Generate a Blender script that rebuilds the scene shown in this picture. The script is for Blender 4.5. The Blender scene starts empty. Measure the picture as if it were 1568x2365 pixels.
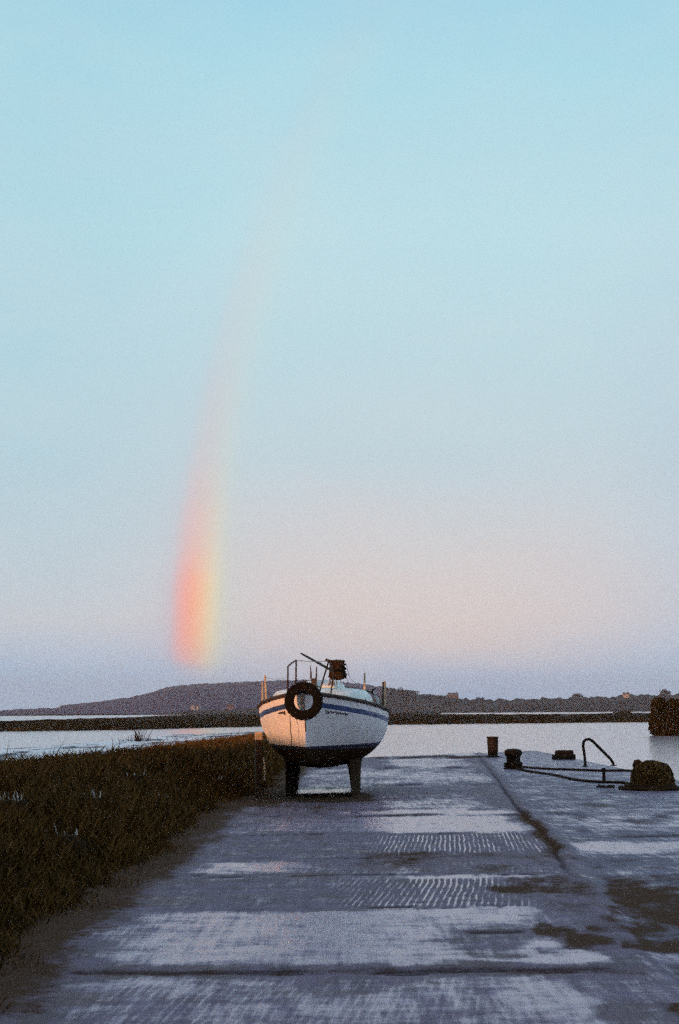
import bpy, bmesh, math, random
import numpy as np
from mathutils import Vector, Matrix, Euler

random.seed(7); RNG = np.random.default_rng(11)
scn = bpy.context.scene; COL = scn.collection
R = math.radians

# ------------------------------------------------------------------ camera
cam_d = bpy.data.cameras.new("camera"); cam = bpy.data.objects.new("camera", cam_d); COL.objects.link(cam)
cam_d.sensor_fit = 'HORIZONTAL'; cam_d.sensor_width = 24.0; cam_d.lens = 50.0
cam_d.clip_start = 0.1; cam_d.clip_end = 20000
CAMH = 1.65; PITCH = R(7.97); ROLL = R(-0.4)
cam.matrix_world = Matrix.Translation((0, 0, CAMH)) @ Euler((R(90) + PITCH, 0, 0)).to_matrix().to_4x4() @ Matrix.Rotation(ROLL, 4, 'Z')
scn.camera = cam
scn.view_settings.view_transform = 'Standard'; scn.view_settings.look = 'None'
scn.view_settings.exposure = 0.03; scn.view_settings.gamma = 1.0
scn.cycles.use_denoising = False
scn.cycles.use_adaptive_sampling = True; scn.cycles.adaptive_threshold = 0.35; scn.cycles.adaptive_min_samples = 6
scn.cycles.sample_clamp_direct = 1.6; scn.cycles.sample_clamp_indirect = 1.6
scn.cycles.max_bounces = 8; scn.cycles.volume_bounces = 0

# ------------------------------------------------------------------ sun and sky
SUN_AZ, SUN_EL = R(217.0), R(2.1)            # clockwise from +Y (the view direction)
sv = Vector((math.sin(SUN_AZ) * math.cos(SUN_EL), math.cos(SUN_AZ) * math.cos(SUN_EL), math.sin(SUN_EL)))
sun_d = bpy.data.lights.new("sun", 'SUN'); sun = bpy.data.objects.new("sun", sun_d); COL.objects.link(sun)
sun_d.energy = 4.0; sun_d.angle = R(0.9); sun_d.color = (1.0, 0.45, 0.22)
sun.rotation_euler = (-sv).to_track_quat('-Z', 'Y').to_euler(); sun.location = sv * 60

def s2l(c):
    return tuple(((v / 255) / 12.92 if v / 255 <= 0.04045 else ((v / 255 + 0.055) / 1.055) ** 2.4) for v in c) + (1,)

class NT:
    """small node-tree helper"""
    def __init__(s, t): s.t = t; s.n = t.nodes; s.l = t.links
    def new(s, ty, **kw):
        n = s.n.new(ty)
        for k, v in kw.items(): setattr(n, k, v)
        return n
    def put(s, sock, v):
        if hasattr(v, 'is_linked') or isinstance(v, bpy.types.NodeSocket): s.l.new(v, sock)
        else: sock.default_value = v
    def math(s, op, a, b=None, c=None, clamp=False):
        n = s.new('ShaderNodeMath', operation=op); n.use_clamp = clamp
        s.put(n.inputs[0], a)
        if b is not None: s.put(n.inputs[1], b)
        if c is not None: s.put(n.inputs[2], c)
        return n.outputs[0]
    def mrange(s, v, a, b, c=0.0, d=1.0, ty='SMOOTHSTEP'):
        n = s.new('ShaderNodeMapRange', interpolation_type=ty); n.clamp = True if ty == 'LINEAR' else n.clamp
        s.put(n.inputs[0], v)
        for i, q in enumerate((a, b, c, d)): n.inputs[i + 1].default_value = q
        return n.outputs[0]
    def ramp(s, v, stops, interp='LINEAR'):
        n = s.new('ShaderNodeValToRGB'); r = n.color_ramp; r.interpolation = interp
        while len(r.elements) < len(stops): r.elements.new(0.5)
        for e, (p, c) in zip(r.elements, stops): e.position = p; e.color = c
        s.put(n.inputs[0], v); return n.outputs[0], n.outputs[1]
    def mix(s, f, a, b, mode='MIX'):
        n = s.new('ShaderNodeMix', data_type='RGBA', blend_type=mode)
        s.put(n.inputs[0], f); s.put(n.inputs[6], a); s.put(n.inputs[7], b); return n.outputs[2]
    def noise(s, vec, scale, detail=4, rough=0.55, dist=0.0):
        n = s.new('ShaderNodeTexNoise'); n.inputs['Scale'].default_value = scale
        n.inputs['Detail'].default_value = detail; n.inputs['Roughness'].default_value = rough
        n.inputs['Distortion'].default_value = dist
        if vec is not None: s.l.new(vec, n.inputs['Vector'])
        return n.outputs['Fac']
    def scale(s, vec, sc):
        n = s.new('ShaderNodeMapping'); n.inputs['Scale'].default_value = sc; s.l.new(vec, n.inputs[0]); return n.outputs[0]

world = bpy.data.worlds.new("World"); scn.world = world; world.use_nodes = True
w = NT(world.node_tree); w.n.clear()
tc = w.new('ShaderNodeTexCoord'); vn_ = w.new('ShaderNodeVectorMath', operation='NORMALIZE'); w.l.new(tc.outputs['Generated'], vn_.inputs[0])
DIR = vn_.outputs[0]
sx = w.new('ShaderNodeSeparateXYZ'); w.l.new(DIR, sx.inputs[0])
el = w.math('MULTIPLY', w.math('ARCSINE', sx.outputs[2]), 180 / math.pi)
az = w.math('MULTIPLY', w.math('ARCTAN2', sx.outputs[0], sx.outputs[1]), 180 / math.pi)
soft = w.noise(w.scale(DIR, (1, 1, 3.5)), 5.0, 3, 0.5)
elw = w.math('ADD', el, w.math('MULTIPLY', w.math('SUBTRACT', soft, 0.5), 3.0))
stops = [(-4, (165, 182, 214)), (0.2, (170, 190, 220)), (1.1, (176, 194, 220)), (2.3, (194, 200, 217)), (3.6, (211, 206, 211)), (6.0, (206, 208, 214)),
         (9.5, (195, 211, 219)), (14, (189, 216, 225)), (19, (186, 221, 230)), (25, (172, 217, 230)), (31, (148, 204, 228)), (45, (192, 208, 238)), (90, (208, 205, 240))]
gcol, _ = w.ramp(w.mrange(elw, -4, 90, 0, 1, 'LINEAR'), [((e + 4) / 94, s2l(c)) for e, c in stops])
# colder to the left, rosier low cloud light ahead
left = w.mrange(az, -2, -13, 0, 0.42)
gcol = w.mix(w.math('MULTIPLY', left, w.mrange(el, 1, 8, 0.35, 1)), gcol, s2l((164, 209, 223)))
right = w.math('MULTIPLY', w.mrange(az, 9, 16, 0, 0.4), w.mrange(el, 26, 0, 0.2, 1))
gcol = w.mix(right, gcol, s2l((172, 200, 220)))
warm_az = w.math('MULTIPLY', w.mrange(az, -10, 1, 0, 1), w.mrange(az, 14, 4, 0, 1))
warm_el = w.math('MULTIPLY', w.mrange(elw, 1.3, 3.2, 0, 1), w.mrange(elw, 10.5, 2.8, 0, 1))
gcol = w.mix(w.math('MULTIPLY', w.math('MULTIPLY', warm_az, warm_el), 0.55), gcol, s2l((230, 208, 196)))
mot = w.noise(w.scale(DIR, (1, 1, 2.2)), 9.0, 6, 0.6)
gcol = w.mix(w.mrange(mot, 0.3, 0.75, 0, 0.16), gcol, s2l((214, 220, 224)))
# rainbow: 42 degrees round the point opposite the sun
AA = R(35.95)
dt = w.new('ShaderNodeVectorMath', operation='DOT_PRODUCT'); w.l.new(DIR, dt.inputs[0]); dt.inputs[1].default_value = (math.sin(AA) * math.cos(R(1.6)), math.cos(AA) * math.cos(R(1.6)), math.sin(R(1.6)))
ang = w.math('MULTIPLY', w.math('ARCCOSINE', dt.outputs['Value']), 180 / math.pi)
def rb(c, a): q = s2l(c); return (q[0], q[1], q[2], a)
bow = [(39.0, rb((196, 208, 205), 0)), (40.2, rb((205, 215, 205), 0.12)), (40.75, rb((215, 220, 190), 0.45)), (41.15, rb((240, 222, 178), 0.8)), (41.6, rb((250, 196, 156), 0.96)),
       (42.1, rb((255, 172, 150), 1.0)), (42.55, rb((244, 172, 166), 0.75)), (42.9, rb((206, 175, 190), 0.25)), (43.6, rb((190, 185, 205), 0))]
bcol, balpha = w.ramp(w.mrange(ang, 38, 45, 0, 1, 'LINEAR'), [((a - 38) / 7, c) for a, c in bow], 'B_SPLINE')
inten = w.new('ShaderNodeFloatCurve')
cv = inten.mapping.curves[0]
pts = [(0, 0), (0.9, 0.0), (1.6, 0.22), (2.5, 0.85), (4.2, 1.0), (5.6, 0.74), (7.5, 0.40), (10, 0.22), (14, 0.13), (18, 0.08), (23, 0.05), (29, 0.02), (40, 0.0)]
while len(cv.points) < len(pts): cv.points.new(0.5, 0.5)
for p, (e, v) in zip(cv.points, pts): p.location = (e / 40, v)
inten.mapping.update()
w.l.new(w.math('DIVIDE', elw, 40.0, clamp=True), inten.inputs['Value'])
gcol = w.mix(w.math('MULTIPLY', balpha, inten.outputs[0]), gcol, bcol)
# physically based sky toward the sun, behind the camera
sky = w.new('ShaderNodeTexSky', sky_type='NISHITA'); sky.sun_disc = False
sky.sun_elevation = SUN_EL; sky.sun_rotation = SUN_AZ; sky.air_density = 1.2; sky.dust_density = 2.0
skys = w.new('ShaderNodeVectorMath', operation='SCALE'); w.l.new(sky.outputs[0], skys.inputs[0]); skys.inputs['Scale'].default_value = 0.15
dts = w.new('ShaderNodeVectorMath', operation='DOT_PRODUCT'); w.l.new(DIR, dts.inputs[0]); dts.inputs[1].default_value = tuple(sv)
gcol = w.mix(w.mrange(dts.outputs['Value'], -0.1, 0.85), gcol, skys.outputs[0])
bg = w.new('ShaderNodeBackground'); w.l.new(gcol, bg.inputs[0]); bg.inputs[1].default_value = 1.0
wo = w.new('ShaderNodeOutputWorld'); w.l.new(bg.outputs[0], wo.inputs[0])

# ------------------------------------------------------------------ helpers
F = 3267.0
def ray(x, y):
    """direction through a measured spot of the photograph (1568 px wide)"""
    u = (x - 784) / F; v = (1182.5 - y) / F
    c, s = math.cos(ROLL), math.sin(ROLL); u, v = u * c - v * s, u * s + v * c
    return u, math.cos(PITCH) - v * math.sin(PITCH), math.sin(PITCH) + v * math.cos(PITCH)
def G(x, y, z=0.0):
    d = ray(x, y); t = (z - CAMH) / d[2]; return d[0] * t, d[1] * t
def at(x, y, Y):
    d = ray(x, y); t = Y / d[1]; return Vector((d[0] * t, Y, CAMH + d[2] * t))

def hash2(i, j, seed):
    n = (i.astype(np.int64) * 374761393 + j.astype(np.int64) * 668265263 + seed * 2147483647) & 0xffffffff
    n = ((n ^ (n >> 13)) * 1274126177) & 0xffffffff
    return ((n ^ (n >> 16)) & 0xffff) / 65535.0
def vnoise(x, y, seed=0):
    x = np.asarray(x, float); y = np.asarray(y, float)
    i, j = np.floor(x), np.floor(y); fx, fy = x - i, y - j
    fx = fx * fx * (3 - 2 * fx); fy = fy * fy * (3 - 2 * fy); i = i.astype(np.int64); j = j.astype(np.int64)
    a = hash2(i, j, seed) * (1 - fx) + hash2(i + 1, j, seed) * fx
    b = hash2(i, j + 1, seed) * (1 - fx) + hash2(i + 1, j + 1, seed) * fx
    return a * (1 - fy) + b * fy
def fbm(x, y, seed=0, o=4):
    r = 0; a = 0.5; t = 0
    for k in range(o):
        r = r + a * vnoise(np.asarray(x) * 2 ** k, np.asarray(y) * 2 ** k, seed + k * 17); t += a; a *= 0.55
    return r / t
def sstep(x, a, b):
    t = np.clip((np.asarray(x, float) - a) / (b - a), 0, 1); return t * t * (3 - 2 * t)

def mesh_np(name, V, Fq, smooth=True):
    V = np.asarray(V, np.float32); Fq = np.asarray(Fq, np.int32); k = Fq.shape[1]
    me = bpy.data.meshes.new(name); me.vertices.add(len(V)); me.vertices.foreach_set('co', V.ravel())
    me.loops.add(Fq.size); me.loops.foreach_set('vertex_index', Fq.ravel())
    me.polygons.add(len(Fq)); me.polygons.foreach_set('loop_start', np.arange(0, Fq.size, k, dtype=np.int32))
    me.update(calc_edges=True); me.polygons.foreach_set('use_smooth', np.full(len(Fq), smooth)); me.validate(); return me
def grid_faces(nr, nc):
    a = (np.arange(nr - 1)[:, None] * nc + np.arange(nc - 1)[None]).ravel()
    return np.stack([a, a + 1, a + nc + 1, a + nc], 1)
def add_attr(me, name, arr):
    at_ = me.attributes.new(name, 'FLOAT_COLOR', 'POINT'); at_.data.foreach_set('color', np.asarray(arr, np.float32).ravel())

def link(name, me, mats=None, parent=None):
    o = bpy.data.objects.new(name, me); COL.objects.link(o)
    if mats is not None:
        for m in (mats if isinstance(mats, (list, tuple)) else [mats]): me.materials.append(m)
    if parent is not None: o.parent = parent
    return o
def tag(o, label=None, cat=None, group=None, kind=None):
    if label: o['label'] = label
    if cat: o['category'] = cat
    if group: o['group'] = group
    if kind: o['kind'] = kind
    return o
def empty(name, loc, rz=0.0, label=None, cat=None, group=None):
    o = bpy.data.objects.new(name, None); COL.objects.link(o); o.location = loc; o.rotation_euler = (0, 0, rz)
    return tag(o, label, cat, group)

class MB:
    """collects shapes into one mesh"""
    def __init__(s): s.v = []; s.f = []; s.m = []; s.off = 0
    def add(s, V, Fs, m=0):
        s.f += [tuple(i + s.off for i in f) for f in Fs]; s.m += [m] * len(Fs); s.v += [tuple(p) for p in V]; s.off += len(V)
    def tube(s, P, r, n=8, caps=True, m=0, closed=False):
        P = [Vector(p) for p in P]; rs = r if isinstance(r, (list, tuple)) else [r] * len(P)
        N = len(P); V = []; Fs = []; up = None
        for i in range(N):
            if closed: t = (P[(i + 1) % N] - P[i - 1]).normalized()
            else: t = (P[min(i + 1, N - 1)] - P[max(i - 1, 0)]).normalized()
            if up is None: up = Vector((0, 0, 1)) if abs(t.z) < 0.9 else Vector((1, 0, 0))
            a = t.cross(up).normalized(); b = a.cross(t).normalized(); up = b
            for k in range(n):
                q = 2 * math.pi * k / n; V.append(P[i] + (a * math.cos(q) + b * math.sin(q)) * rs[i])
        for i in range(N if closed else N - 1):
            j = (i + 1) % N
            for k in range(n): Fs.append((i * n + k, i * n + (k + 1) % n, j * n + (k + 1) % n, j * n + k))
        if caps and not closed: Fs.append(tuple(range(n))[::-1]); Fs.append(tuple((N - 1) * n + k for k in range(n)))
        s.add(V, Fs, m)
    def lathe(s, prof, n=24, c=(0, 0, 0), m=0):
        V = []; Fs = []
        for r, z in prof:
            for k in range(n):
                q = 2 * math.pi * k / n; V.append((c[0] + r * math.cos(q), c[1] + r * math.sin(q), c[2] + z))
        for i in range(len(prof) - 1):
            for k in range(n): Fs.append((i * n + k, i * n + (k + 1) % n, (i + 1) * n + (k + 1) % n, (i + 1) * n + k))
        Fs.append(tuple(range(n))[::-1]); Fs.append(tuple((len(prof) - 1) * n + k for k in range(n)))
        s.add(V, Fs, m)
    def box(s, c, d, rz=0.0, taper=1.0, m=0):
        V = []
        for z in (-1, 1):
            k = taper if z > 0 else 1
            for x, y in ((-1, -1), (1, -1), (1, 1), (-1, 1)):
                px, py = x * d[0] / 2 * k, y * d[1] / 2 * k
                V.append((c[0] + px * math.cos(rz) - py * math.sin(rz), c[1] + px * math.sin(rz) + py * math.cos(rz), c[2] + z * d[2] / 2))
        s.add(V, [(3, 2, 1, 0), (4, 5, 6, 7), (0, 1, 5, 4), (1, 2, 6, 5), (2, 3, 7, 6), (3, 0, 4, 7)], m)
    def mesh(s, name, smooth=True):
        me = bpy.data.meshes.new(name); me.from_pydata(s.v, [], s.f); me.update()
        me.polygons.foreach_set('material_index', s.m); me.polygons.foreach_set('use_smooth', [smooth] * len(s.f)); return me
    def build(s, name, mats, parent=None, smooth=True, bevel=0.0, loc=None):
        o = link(name, s.mesh(name, smooth), mats, parent)
        if bevel:
            b = o.modifiers.new('bevel', 'BEVEL'); b.width = bevel; b.segments = 2; b.limit_method = 'ANGLE'
        if smooth:
            try: o.data.set_sharp_from_angle(angle=R(40))
            except Exception: pass
        if loc is not None: o.location = loc
        return o

# ------------------------------------------------------------------ materials
def mat(name, col, rough=0.6, metal=0.0, var=0.25, vscale=8.0, col2=None, bump=0.0, bscale=40.0, spec=0.5, var_detail=5):
    m = bpy.data.materials.new(name); m.use_nodes = True; t = NT(m.node_tree); b = t.n['Principled BSDF']
    tcn = t.new('ShaderNodeTexCoord').outputs['Object']
    n1 = t.noise(tcn, vscale, var_detail, 0.6)
    c2 = col2 if col2 else tuple(v * (1 - var) for v in col)
    c1 = tuple(min(1, v * (1 + var * 0.5)) for v in col) if not col2 else col
    f = t.mrange(n1, 0.38, 0.62)
    t.l.new(t.mix(f, c1 + (1,), c2 + (1,)), b.inputs['Base Color'])
    b.inputs['Roughness'].default_value = rough; b.inputs['Metallic'].default_value = metal; b.inputs['Specular IOR Level'].default_value = spec
    if bump:
        bn = t.new('ShaderNodeBump'); bn.inputs['Strength'].default_value = 1.0; bn.inputs['Distance'].default_value = bump
        t.l.new(t.noise(tcn, bscale, 4, 0.6), bn.inputs['Height']); t.l.new(bn.outputs[0], b.inputs['Normal'])
    return m

M = {}
M['rubber'] = mat('tyre_rubber', (0.007, 0.006, 0.0045), 0.95, var=0.4, vscale=9, bump=0.002, bscale=60, spec=0.12)
M['rust'] = mat('rusty_iron', (0.020, 0.013, 0.007), 0.85, var=0.5, vscale=12, col2=(0.012, 0.009, 0.007), bump=0.006, bscale=30, spec=0.2)
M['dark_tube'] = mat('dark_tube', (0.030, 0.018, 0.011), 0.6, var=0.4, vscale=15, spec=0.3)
M['steel'] = mat('dull_steel', (0.42, 0.38, 0.33), 0.45, 0.3, var=0.25, vscale=14)
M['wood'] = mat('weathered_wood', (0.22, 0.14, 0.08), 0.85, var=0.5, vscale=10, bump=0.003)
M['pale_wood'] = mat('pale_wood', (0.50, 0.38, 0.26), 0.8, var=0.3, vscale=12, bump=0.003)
M['rub_rail'] = mat('rub_rail_wood', (0.045, 0.025, 0.014), 0.75, var=0.5, vscale=14, bump=0.003)
M['cabin'] = mat('cabin_paint', (0.66, 0.76, 0.76), 0.5, var=0.12, vscale=3)
M['deck'] = mat('deck_paint', (0.50, 0.55, 0.55), 0.8, var=0.2, vscale=5)
M['glass'] = mat('cabin_window', (0.02, 0.025, 0.03), 0.1, var=0.1)
M['canvas'] = mat('dark_canvas', (0.03, 0.017, 0.008), 0.9, var=0.5, vscale=14, bump=0.01, bscale=25, spec=0.1)
M['rope'] = mat('old_rope', (0.040, 0.026, 0.014), 0.95, var=0.4, vscale=25, bump=0.004, bscale=80, spec=0.1)
M['thin_rope'] = mat('grey_line', (0.16, 0.15, 0.14), 0.9, var=0.3, vscale=20)
M['net'] = mat('old_netting', (0.060, 0.040, 0.014), 0.95, col2=(0.014, 0.011, 0.005), var=0.6, vscale=16, bump=0.02, bscale=38, spec=0.1)
M['net_cord'] = mat('net_cord', (0.10, 0.065, 0.022), 0.95, var=0.5, vscale=20, spec=0.1)
M['ink'] = mat('name_lettering', (0.03, 0.035, 0.045), 0.6, var=0.2)

def hull_mat(name, base, rough, dirt=0.3):
    m = bpy.data.materials.new(name); m.use_nodes = True; t = NT(m.node_tree); b = t.n['Principled BSDF']
    co = t.new('ShaderNodeTexCoord').outputs['Object']
    st = t.noise(t.scale(co, (9, 9, 0.8)), 1.6, 5, 0.6)           # run-down streaks
    sp = t.noise(co, 5.0, 5, 0.65)
    f = t.math('MULTIPLY', t.mrange(st, 0.5, 0.8), t.mrange(sp, 0.4, 0.75))
    f = t.math('MULTIPLY', f, dirt * 2.2, clamp=True)
    c = t.mix(f, base + (1,), (base[0] * 0.5, base[1] * 0.45, base[2] * 0.38, 1))
    t.l.new(c, b.inputs['Base Color']); b.inputs['Roughness'].default_value = rough
    bn = t.new('ShaderNodeBump'); bn.inputs['Distance'].default_value = 0.004; bn.inputs['Strength'].default_value = 0.6
    t.l.new(t.noise(co, 3.0, 2, 0.5), bn.inputs['Height']); t.l.new(bn.outputs[0], b.inputs['Normal'])
    return m
M['hull_white'] = hull_mat('hull_white', (0.82, 0.80, 0.82), 0.45, 0.42)
M['hull_blue'] = hull_mat('hull_blue', (0.035, 0.065, 0.19), 0.45, 0.3)
M['antifoul'] = hull_mat('antifoul', (0.034, 0.019, 0.009), 0.9, 0.5)
M['antifoul'].node_tree.nodes['Principled BSDF'].inputs['Specular IOR Level'].default_value = 0.05
M['boot_top'] = hull_mat('boot_top', (0.022, 0.022, 0.055), 0.7, 0.4)

def grass_mat(name, c1, c2, c3):
    m = bpy.data.materials.new(name); m.use_nodes = True; t = NT(m.node_tree); b = t.n['Principled BSDF']
    at_ = t.new('ShaderNodeAttribute', attribute_name='tint')
    s = t.new('ShaderNodeSeparateColor'); t.l.new(at_.outputs['Color'], s.inputs[0])
    c, _ = t.ramp(s.outputs[0], [(0, c1 + (1,)), (0.6, c2 + (1,)), (0.9, c2 + (1,)), (1, c3 + (1,))])
    t.l.new(c, b.inputs['Base Color']); b.inputs['Roughness'].default_value = 0.9; b.inputs['Specular IOR Level'].default_value = 0.1
    return m
M['blades'] = grass_mat('winter_grass', (0.032, 0.020, 0.006), (0.125, 0.066, 0.016), (0.26, 0.15, 0.05))

# ------------------------------------------------------------------ water
m = bpy.data.materials.new('calm_water'); m.use_nodes = True; t = NT(m.node_tree); b = t.n['Principled BSDF']
b.inputs['Base Color'].default_value = (0.42, 0.38, 0.41, 1); b.inputs['Roughness'].default_value = 0.16; b.inputs['IOR'].default_value = 1.9
co = t.new('ShaderNodeTexCoord').outputs['Object']
n1 = t.noise(t.scale(co, (1.0, 0.45, 1)), 0.9, 3, 0.5)
n2 = t.noise(co, 0.035, 3, 0.5)
bn = t.new('ShaderNodeBump'); bn.inputs['Distance'].default_value = 0.05; t.l.new(t.mrange(n2, 0.35, 0.75, 0.15, 0.7), bn.inputs['Strength'])
t.l.new(n1, bn.inputs['Height']); t.l.new(bn.outputs[0], b.inputs['Normal'])
WZ = -1.3
ys = np.array([-400, -50, 20, 60, 100, 160, 240, 400, 700, 1200, 2500, 6500.]); xs = np.linspace(-4500, 4500, 41)
X, Y = np.meshgrid(xs, ys); V = np.stack([X, Y, np.full_like(X, WZ)], -1).reshape(-1, 3)
tag(link('water', mesh_np('water', V, grid_faces(len(ys), len(xs))), m), kind='structure')

# ------------------------------------------------------------------ quay (slab sheet with its stains as a surface map)
KY = [3, 8.1, 9.5, 12.6, 18.3, 23.8, 40, 60]; KX = [1.42, 1.77, 1.85, 2.1, 2.64, 2.94, 4.14, 5.5]
def kerb(Y): return np.interp(Y, KY, KX)
def yend(X): return np.interp(X, [-4, 1.58, 5.58, 7.9], [45.5, 51.2, 55.5, 58.2])
nr, nc = 620, 330
v = np.linspace(0, 1, nr); u = np.linspace(0, 1, nc)
XX = np.tile(-3.2 + u * (7.9 + 3.2), (nr, 1))
y0 = 2.0; ye = yend(XX); YY = 1.0 / (1 / y0 + (1 / ye - 1 / y0) * v[:, None])
dk = XX - kerb(YY)
n_a = fbm(XX * 0.9, YY * 0.55, 3, 5); n_b = fbm(XX * 2.6, YY * 1.2, 9, 5); n_c = fbm(XX * 0.5, YY * 1.9, 21, 5)
n_f = fbm(XX * 9, YY * 5, 33, 4)
wx = XX + (n_b - 0.5) * 0.5; wy = YY + (n_c - 0.5) * 0.04 * YY + (n_b - 0.5) * 0.3
def rect(x0, x1, y0_, y1_, sx=0.12, sy=0.12, X=wx, Y=wy):
    return sstep(X, x0 - sx, x0 + sx) * (1 - sstep(X, x1 - sx, x1 + sx)) * sstep(Y, y0_ - sy, y0_ + sy) * (1 - sstep(Y, y1_ - sy, y1_ + sy))
wet = 0.22 + 0.35 * (n_c - 0.4) + 0.4 * (n_a - 0.5)
mud = 0 * wet
def addw(mask, val): 
    global wet
    wet = wet * (1 - mask) + val * mask
addw(rect(-1.75, 1.62, 9.6, 12.2, 0.3, 0.08), 0.52 + 0.7 * (n_a - 0.5) + .30 * sstep(XX, -1.9, 0))
addw(rect(-0.9, 1.05, 9.8, 12.1, 0.7, 0.08) , 0.84 + .7 * (n_c - .5))
addw(rect(0.78, 1.5, 9.7, 11.15, 0.12, 0.12), 0.45 + 0.9 * (n_c - 0.5))
addw(rect(1.3, 1.75, 9.6, 10.4, 0.08, 0.12), 0.95)
addw(rect(-2.2, 0.7, 5.0, 9.15, 0.2, 0.1), 0.42 + 0.9 * (n_a - 0.5))
addw(rect(0.72, 1.42, 5.0, 9.1, 0.05, 0.06), 0.66 + 0.5 * (n_b - 0.5))
addw(rect(-1.35, -0.9, 9.0, 9.28, 0.1, 0.05), 0.85)
addw(rect(0.55, 2.05, 14.2, 14.5, 0.15, 0.07), 0.95)
addw(rect(-1.45, -0.35, 15.0, 15.9, 0.25, 0.12), 0.85)
addw(rect(0.5, 0.75, 14.5, 16.9, 0.06, 0.2), 0.7)
addw(rect(0.55, 1.3, 16.5, 16.75, 0.1, 0.06), 0.9)
addw(rect(0.3, 2.55, 19.55, 22.55, 0.15, 0.12), 0.97)
addw(rect(-1.2, 0.3, 19.9, 22.4, 0.3, 0.12), 0.52 + 0.6 * (n_c - 0.5))
addw(rect(-0.1, 2.75, 22.95, 23.75, 0.15, 0.07), 0.95)
addw(rect(0.75, 2.5, 23.9, 26.5, 0.3, 0.4), 0.66 + 0.8 * (n_c - 0.5))
addw(rect(-1.0, 0.25, 28.8, 30.5, 0.2, 0.2), 0.9)
addw(rect(-0.9, 3.6, 31, 41, 0.3, 0.6), 0.52 + 1.0 * (n_a - 0.5))
addw(rect(1.5, 3.9, 41.5, 49.3, 0.3, 0.4), 0.72 + 0.7 * (n_c - 0.5))
addw(rect(-1.5, 5.0, 51.6, 56.5, 0.3, 0.4), 0.95)
rgt = sstep(dk, 0.1, 0.35)
wr = 0.42 + 0.75 * (n_c - 0.5) + 0.35 * (n_a - 0.5)
wr = np.maximum(wr, rect(2.75, 6.5, 17.0, 18.4, 0.15, 0.25) * 0.92); wr = np.maximum(wr, rect(3.2, 7.0, 20.5, 23.0, 0.6, 0.6) * 0.7)
wr = np.maximum(wr, rect(2.6, 6.5, 14.6, 15.0, 0.3, 0.1) * 0.7); wr = np.maximum(wr, rect(1.95, 5, 8.9, 10.4, 0.25, 0.3) * 0.5)
wr = np.maximum(wr, rect(3.5, 8, 36, 56, 0.4, 1.5) * 0.55)
wet = wet * (1 - rgt) + wr * rgt
# joints and dark bands
joint = 0 * wet
for yj, wd, x0, x1 in ((9.38, 0.10, -1.9, 1.75), (9.28, 0.05, -0.6, 1.6), (22.75, 0.09, -1.2, 2.9), (24.0, 0.06, -1.0, 2.2), (32.0, 0.14, 0.3, 3.6), (16.35, 0.08, -1.3, 2.4), (14.65, 0.07, -1.6, 2.0), (49.9, 0.7, -1, 5.4), (12.28, 0.04, -1.5, 1.6), (19.4, 0.05, -1.3, 2.6), (41.2, 0.2, -1, 4.2)):
    yy = YY + (n_b - 0.5) * 0.022 * yj + (n_f - 0.5) * 0.008 * yj
    joint = np.maximum(joint, np.exp(-((yy - yj) / wd) ** 2) * sstep(XX, x0 - .2, x0 + .2) * (1 - sstep(XX, x1 - .1, x1 + .1)) * (0.55 + 0.9 * (n_a > 0.42) * 0.5))
kj = np.exp(-((dk + (n_b - 0.5) * 0.10) / (0.05 + 0.0 * dk)) ** 2) * sstep(YY, 12, 17); joint = np.maximum(joint, kj)
kj2 = np.exp(-((dk + 0.02 + (n_b - 0.5) * 0.3) / 0.14) ** 2) * sstep(YY, 15, 18) * (1 - sstep(YY, 22, 26)); mud = np.maximum(mud, kj2 * 0.9)
joint = np.maximum(joint, rect(0.92, 1.38, 10.82, 11.02, 0.04, 0.04, XX, YY + (n_f - .5) * .15) * 0.9)
joint = np.maximum(joint, rect(3.6, 4.6, 18.9, 19.2, 0.2, 0.08))
# brown mud
md = [(1.62, 2.12, 12.35, 14.0), (2.0, 3.6, 11.3, 13.4), (2.0, 2.5, 9.9, 12.4), (2.3, 3.2, 13.2, 14.0), (1.75, 2.3, 7.4, 8.5), (1.6, 1.95, 9.8, 11.0), (2.5, 3.4, 15.2, 16.2), (1.35, 2.3, 15.2, 16.2)]
nm = (n_b - 0.5) * 2.4 + (n_f - 0.5) * 1.2
for i, (a, b_, c, d) in enumerate(md):
    k = rect(a, b_, c, d, 0.25, 0.35, XX + (n_b - .5) * 1.5, YY + (n_c - .5) * 3.0); mud = np.maximum(mud, np.clip(k * (0.8 if i < 6 else 0.45) + k * nm * 0.5, 0, 1))
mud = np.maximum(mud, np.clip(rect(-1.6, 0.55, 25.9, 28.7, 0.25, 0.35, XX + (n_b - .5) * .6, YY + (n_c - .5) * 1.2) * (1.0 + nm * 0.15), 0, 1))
mud = np.maximum(mud, rect(-2.3, -1.0, 25, 50, 0.25, 1.0))
mud = np.maximum(mud, rect(1.7, 5.0, 10.6, 14.4, 0.4, 0.6) * (0.46 + 1.3 * (n_b - .5)) )
mud = np.maximum(mud, rect(-0.3, 2.2, 14.6, 17.2, 0.5, 0.3) * (0.28 + 1.2 * (n_b - .5)))
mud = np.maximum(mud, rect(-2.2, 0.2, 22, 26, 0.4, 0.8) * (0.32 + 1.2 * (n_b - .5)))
eX = np.interp(YY, [2, 9.2, 12.8, 16.8, 21.5, 26.6, 28.4, 34.8, 42.7, 60], [-2.0, -2.12, -2.12, -2.0, -2.0, -1.95, -1.45, -1.4, -1.26, -1.2])
mud = np.maximum(mud, (1 - sstep(XX, eX - 0.1, eX + 0.75 + .5 * (n_b - .5))) * (0.5 + 0.9 * n_b))
mud = np.maximum(mud, np.exp(-((YY - 9.35 + (n_a - .5) * .5) / .22) ** 2) * (XX < 1.9) * 0.42)
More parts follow.
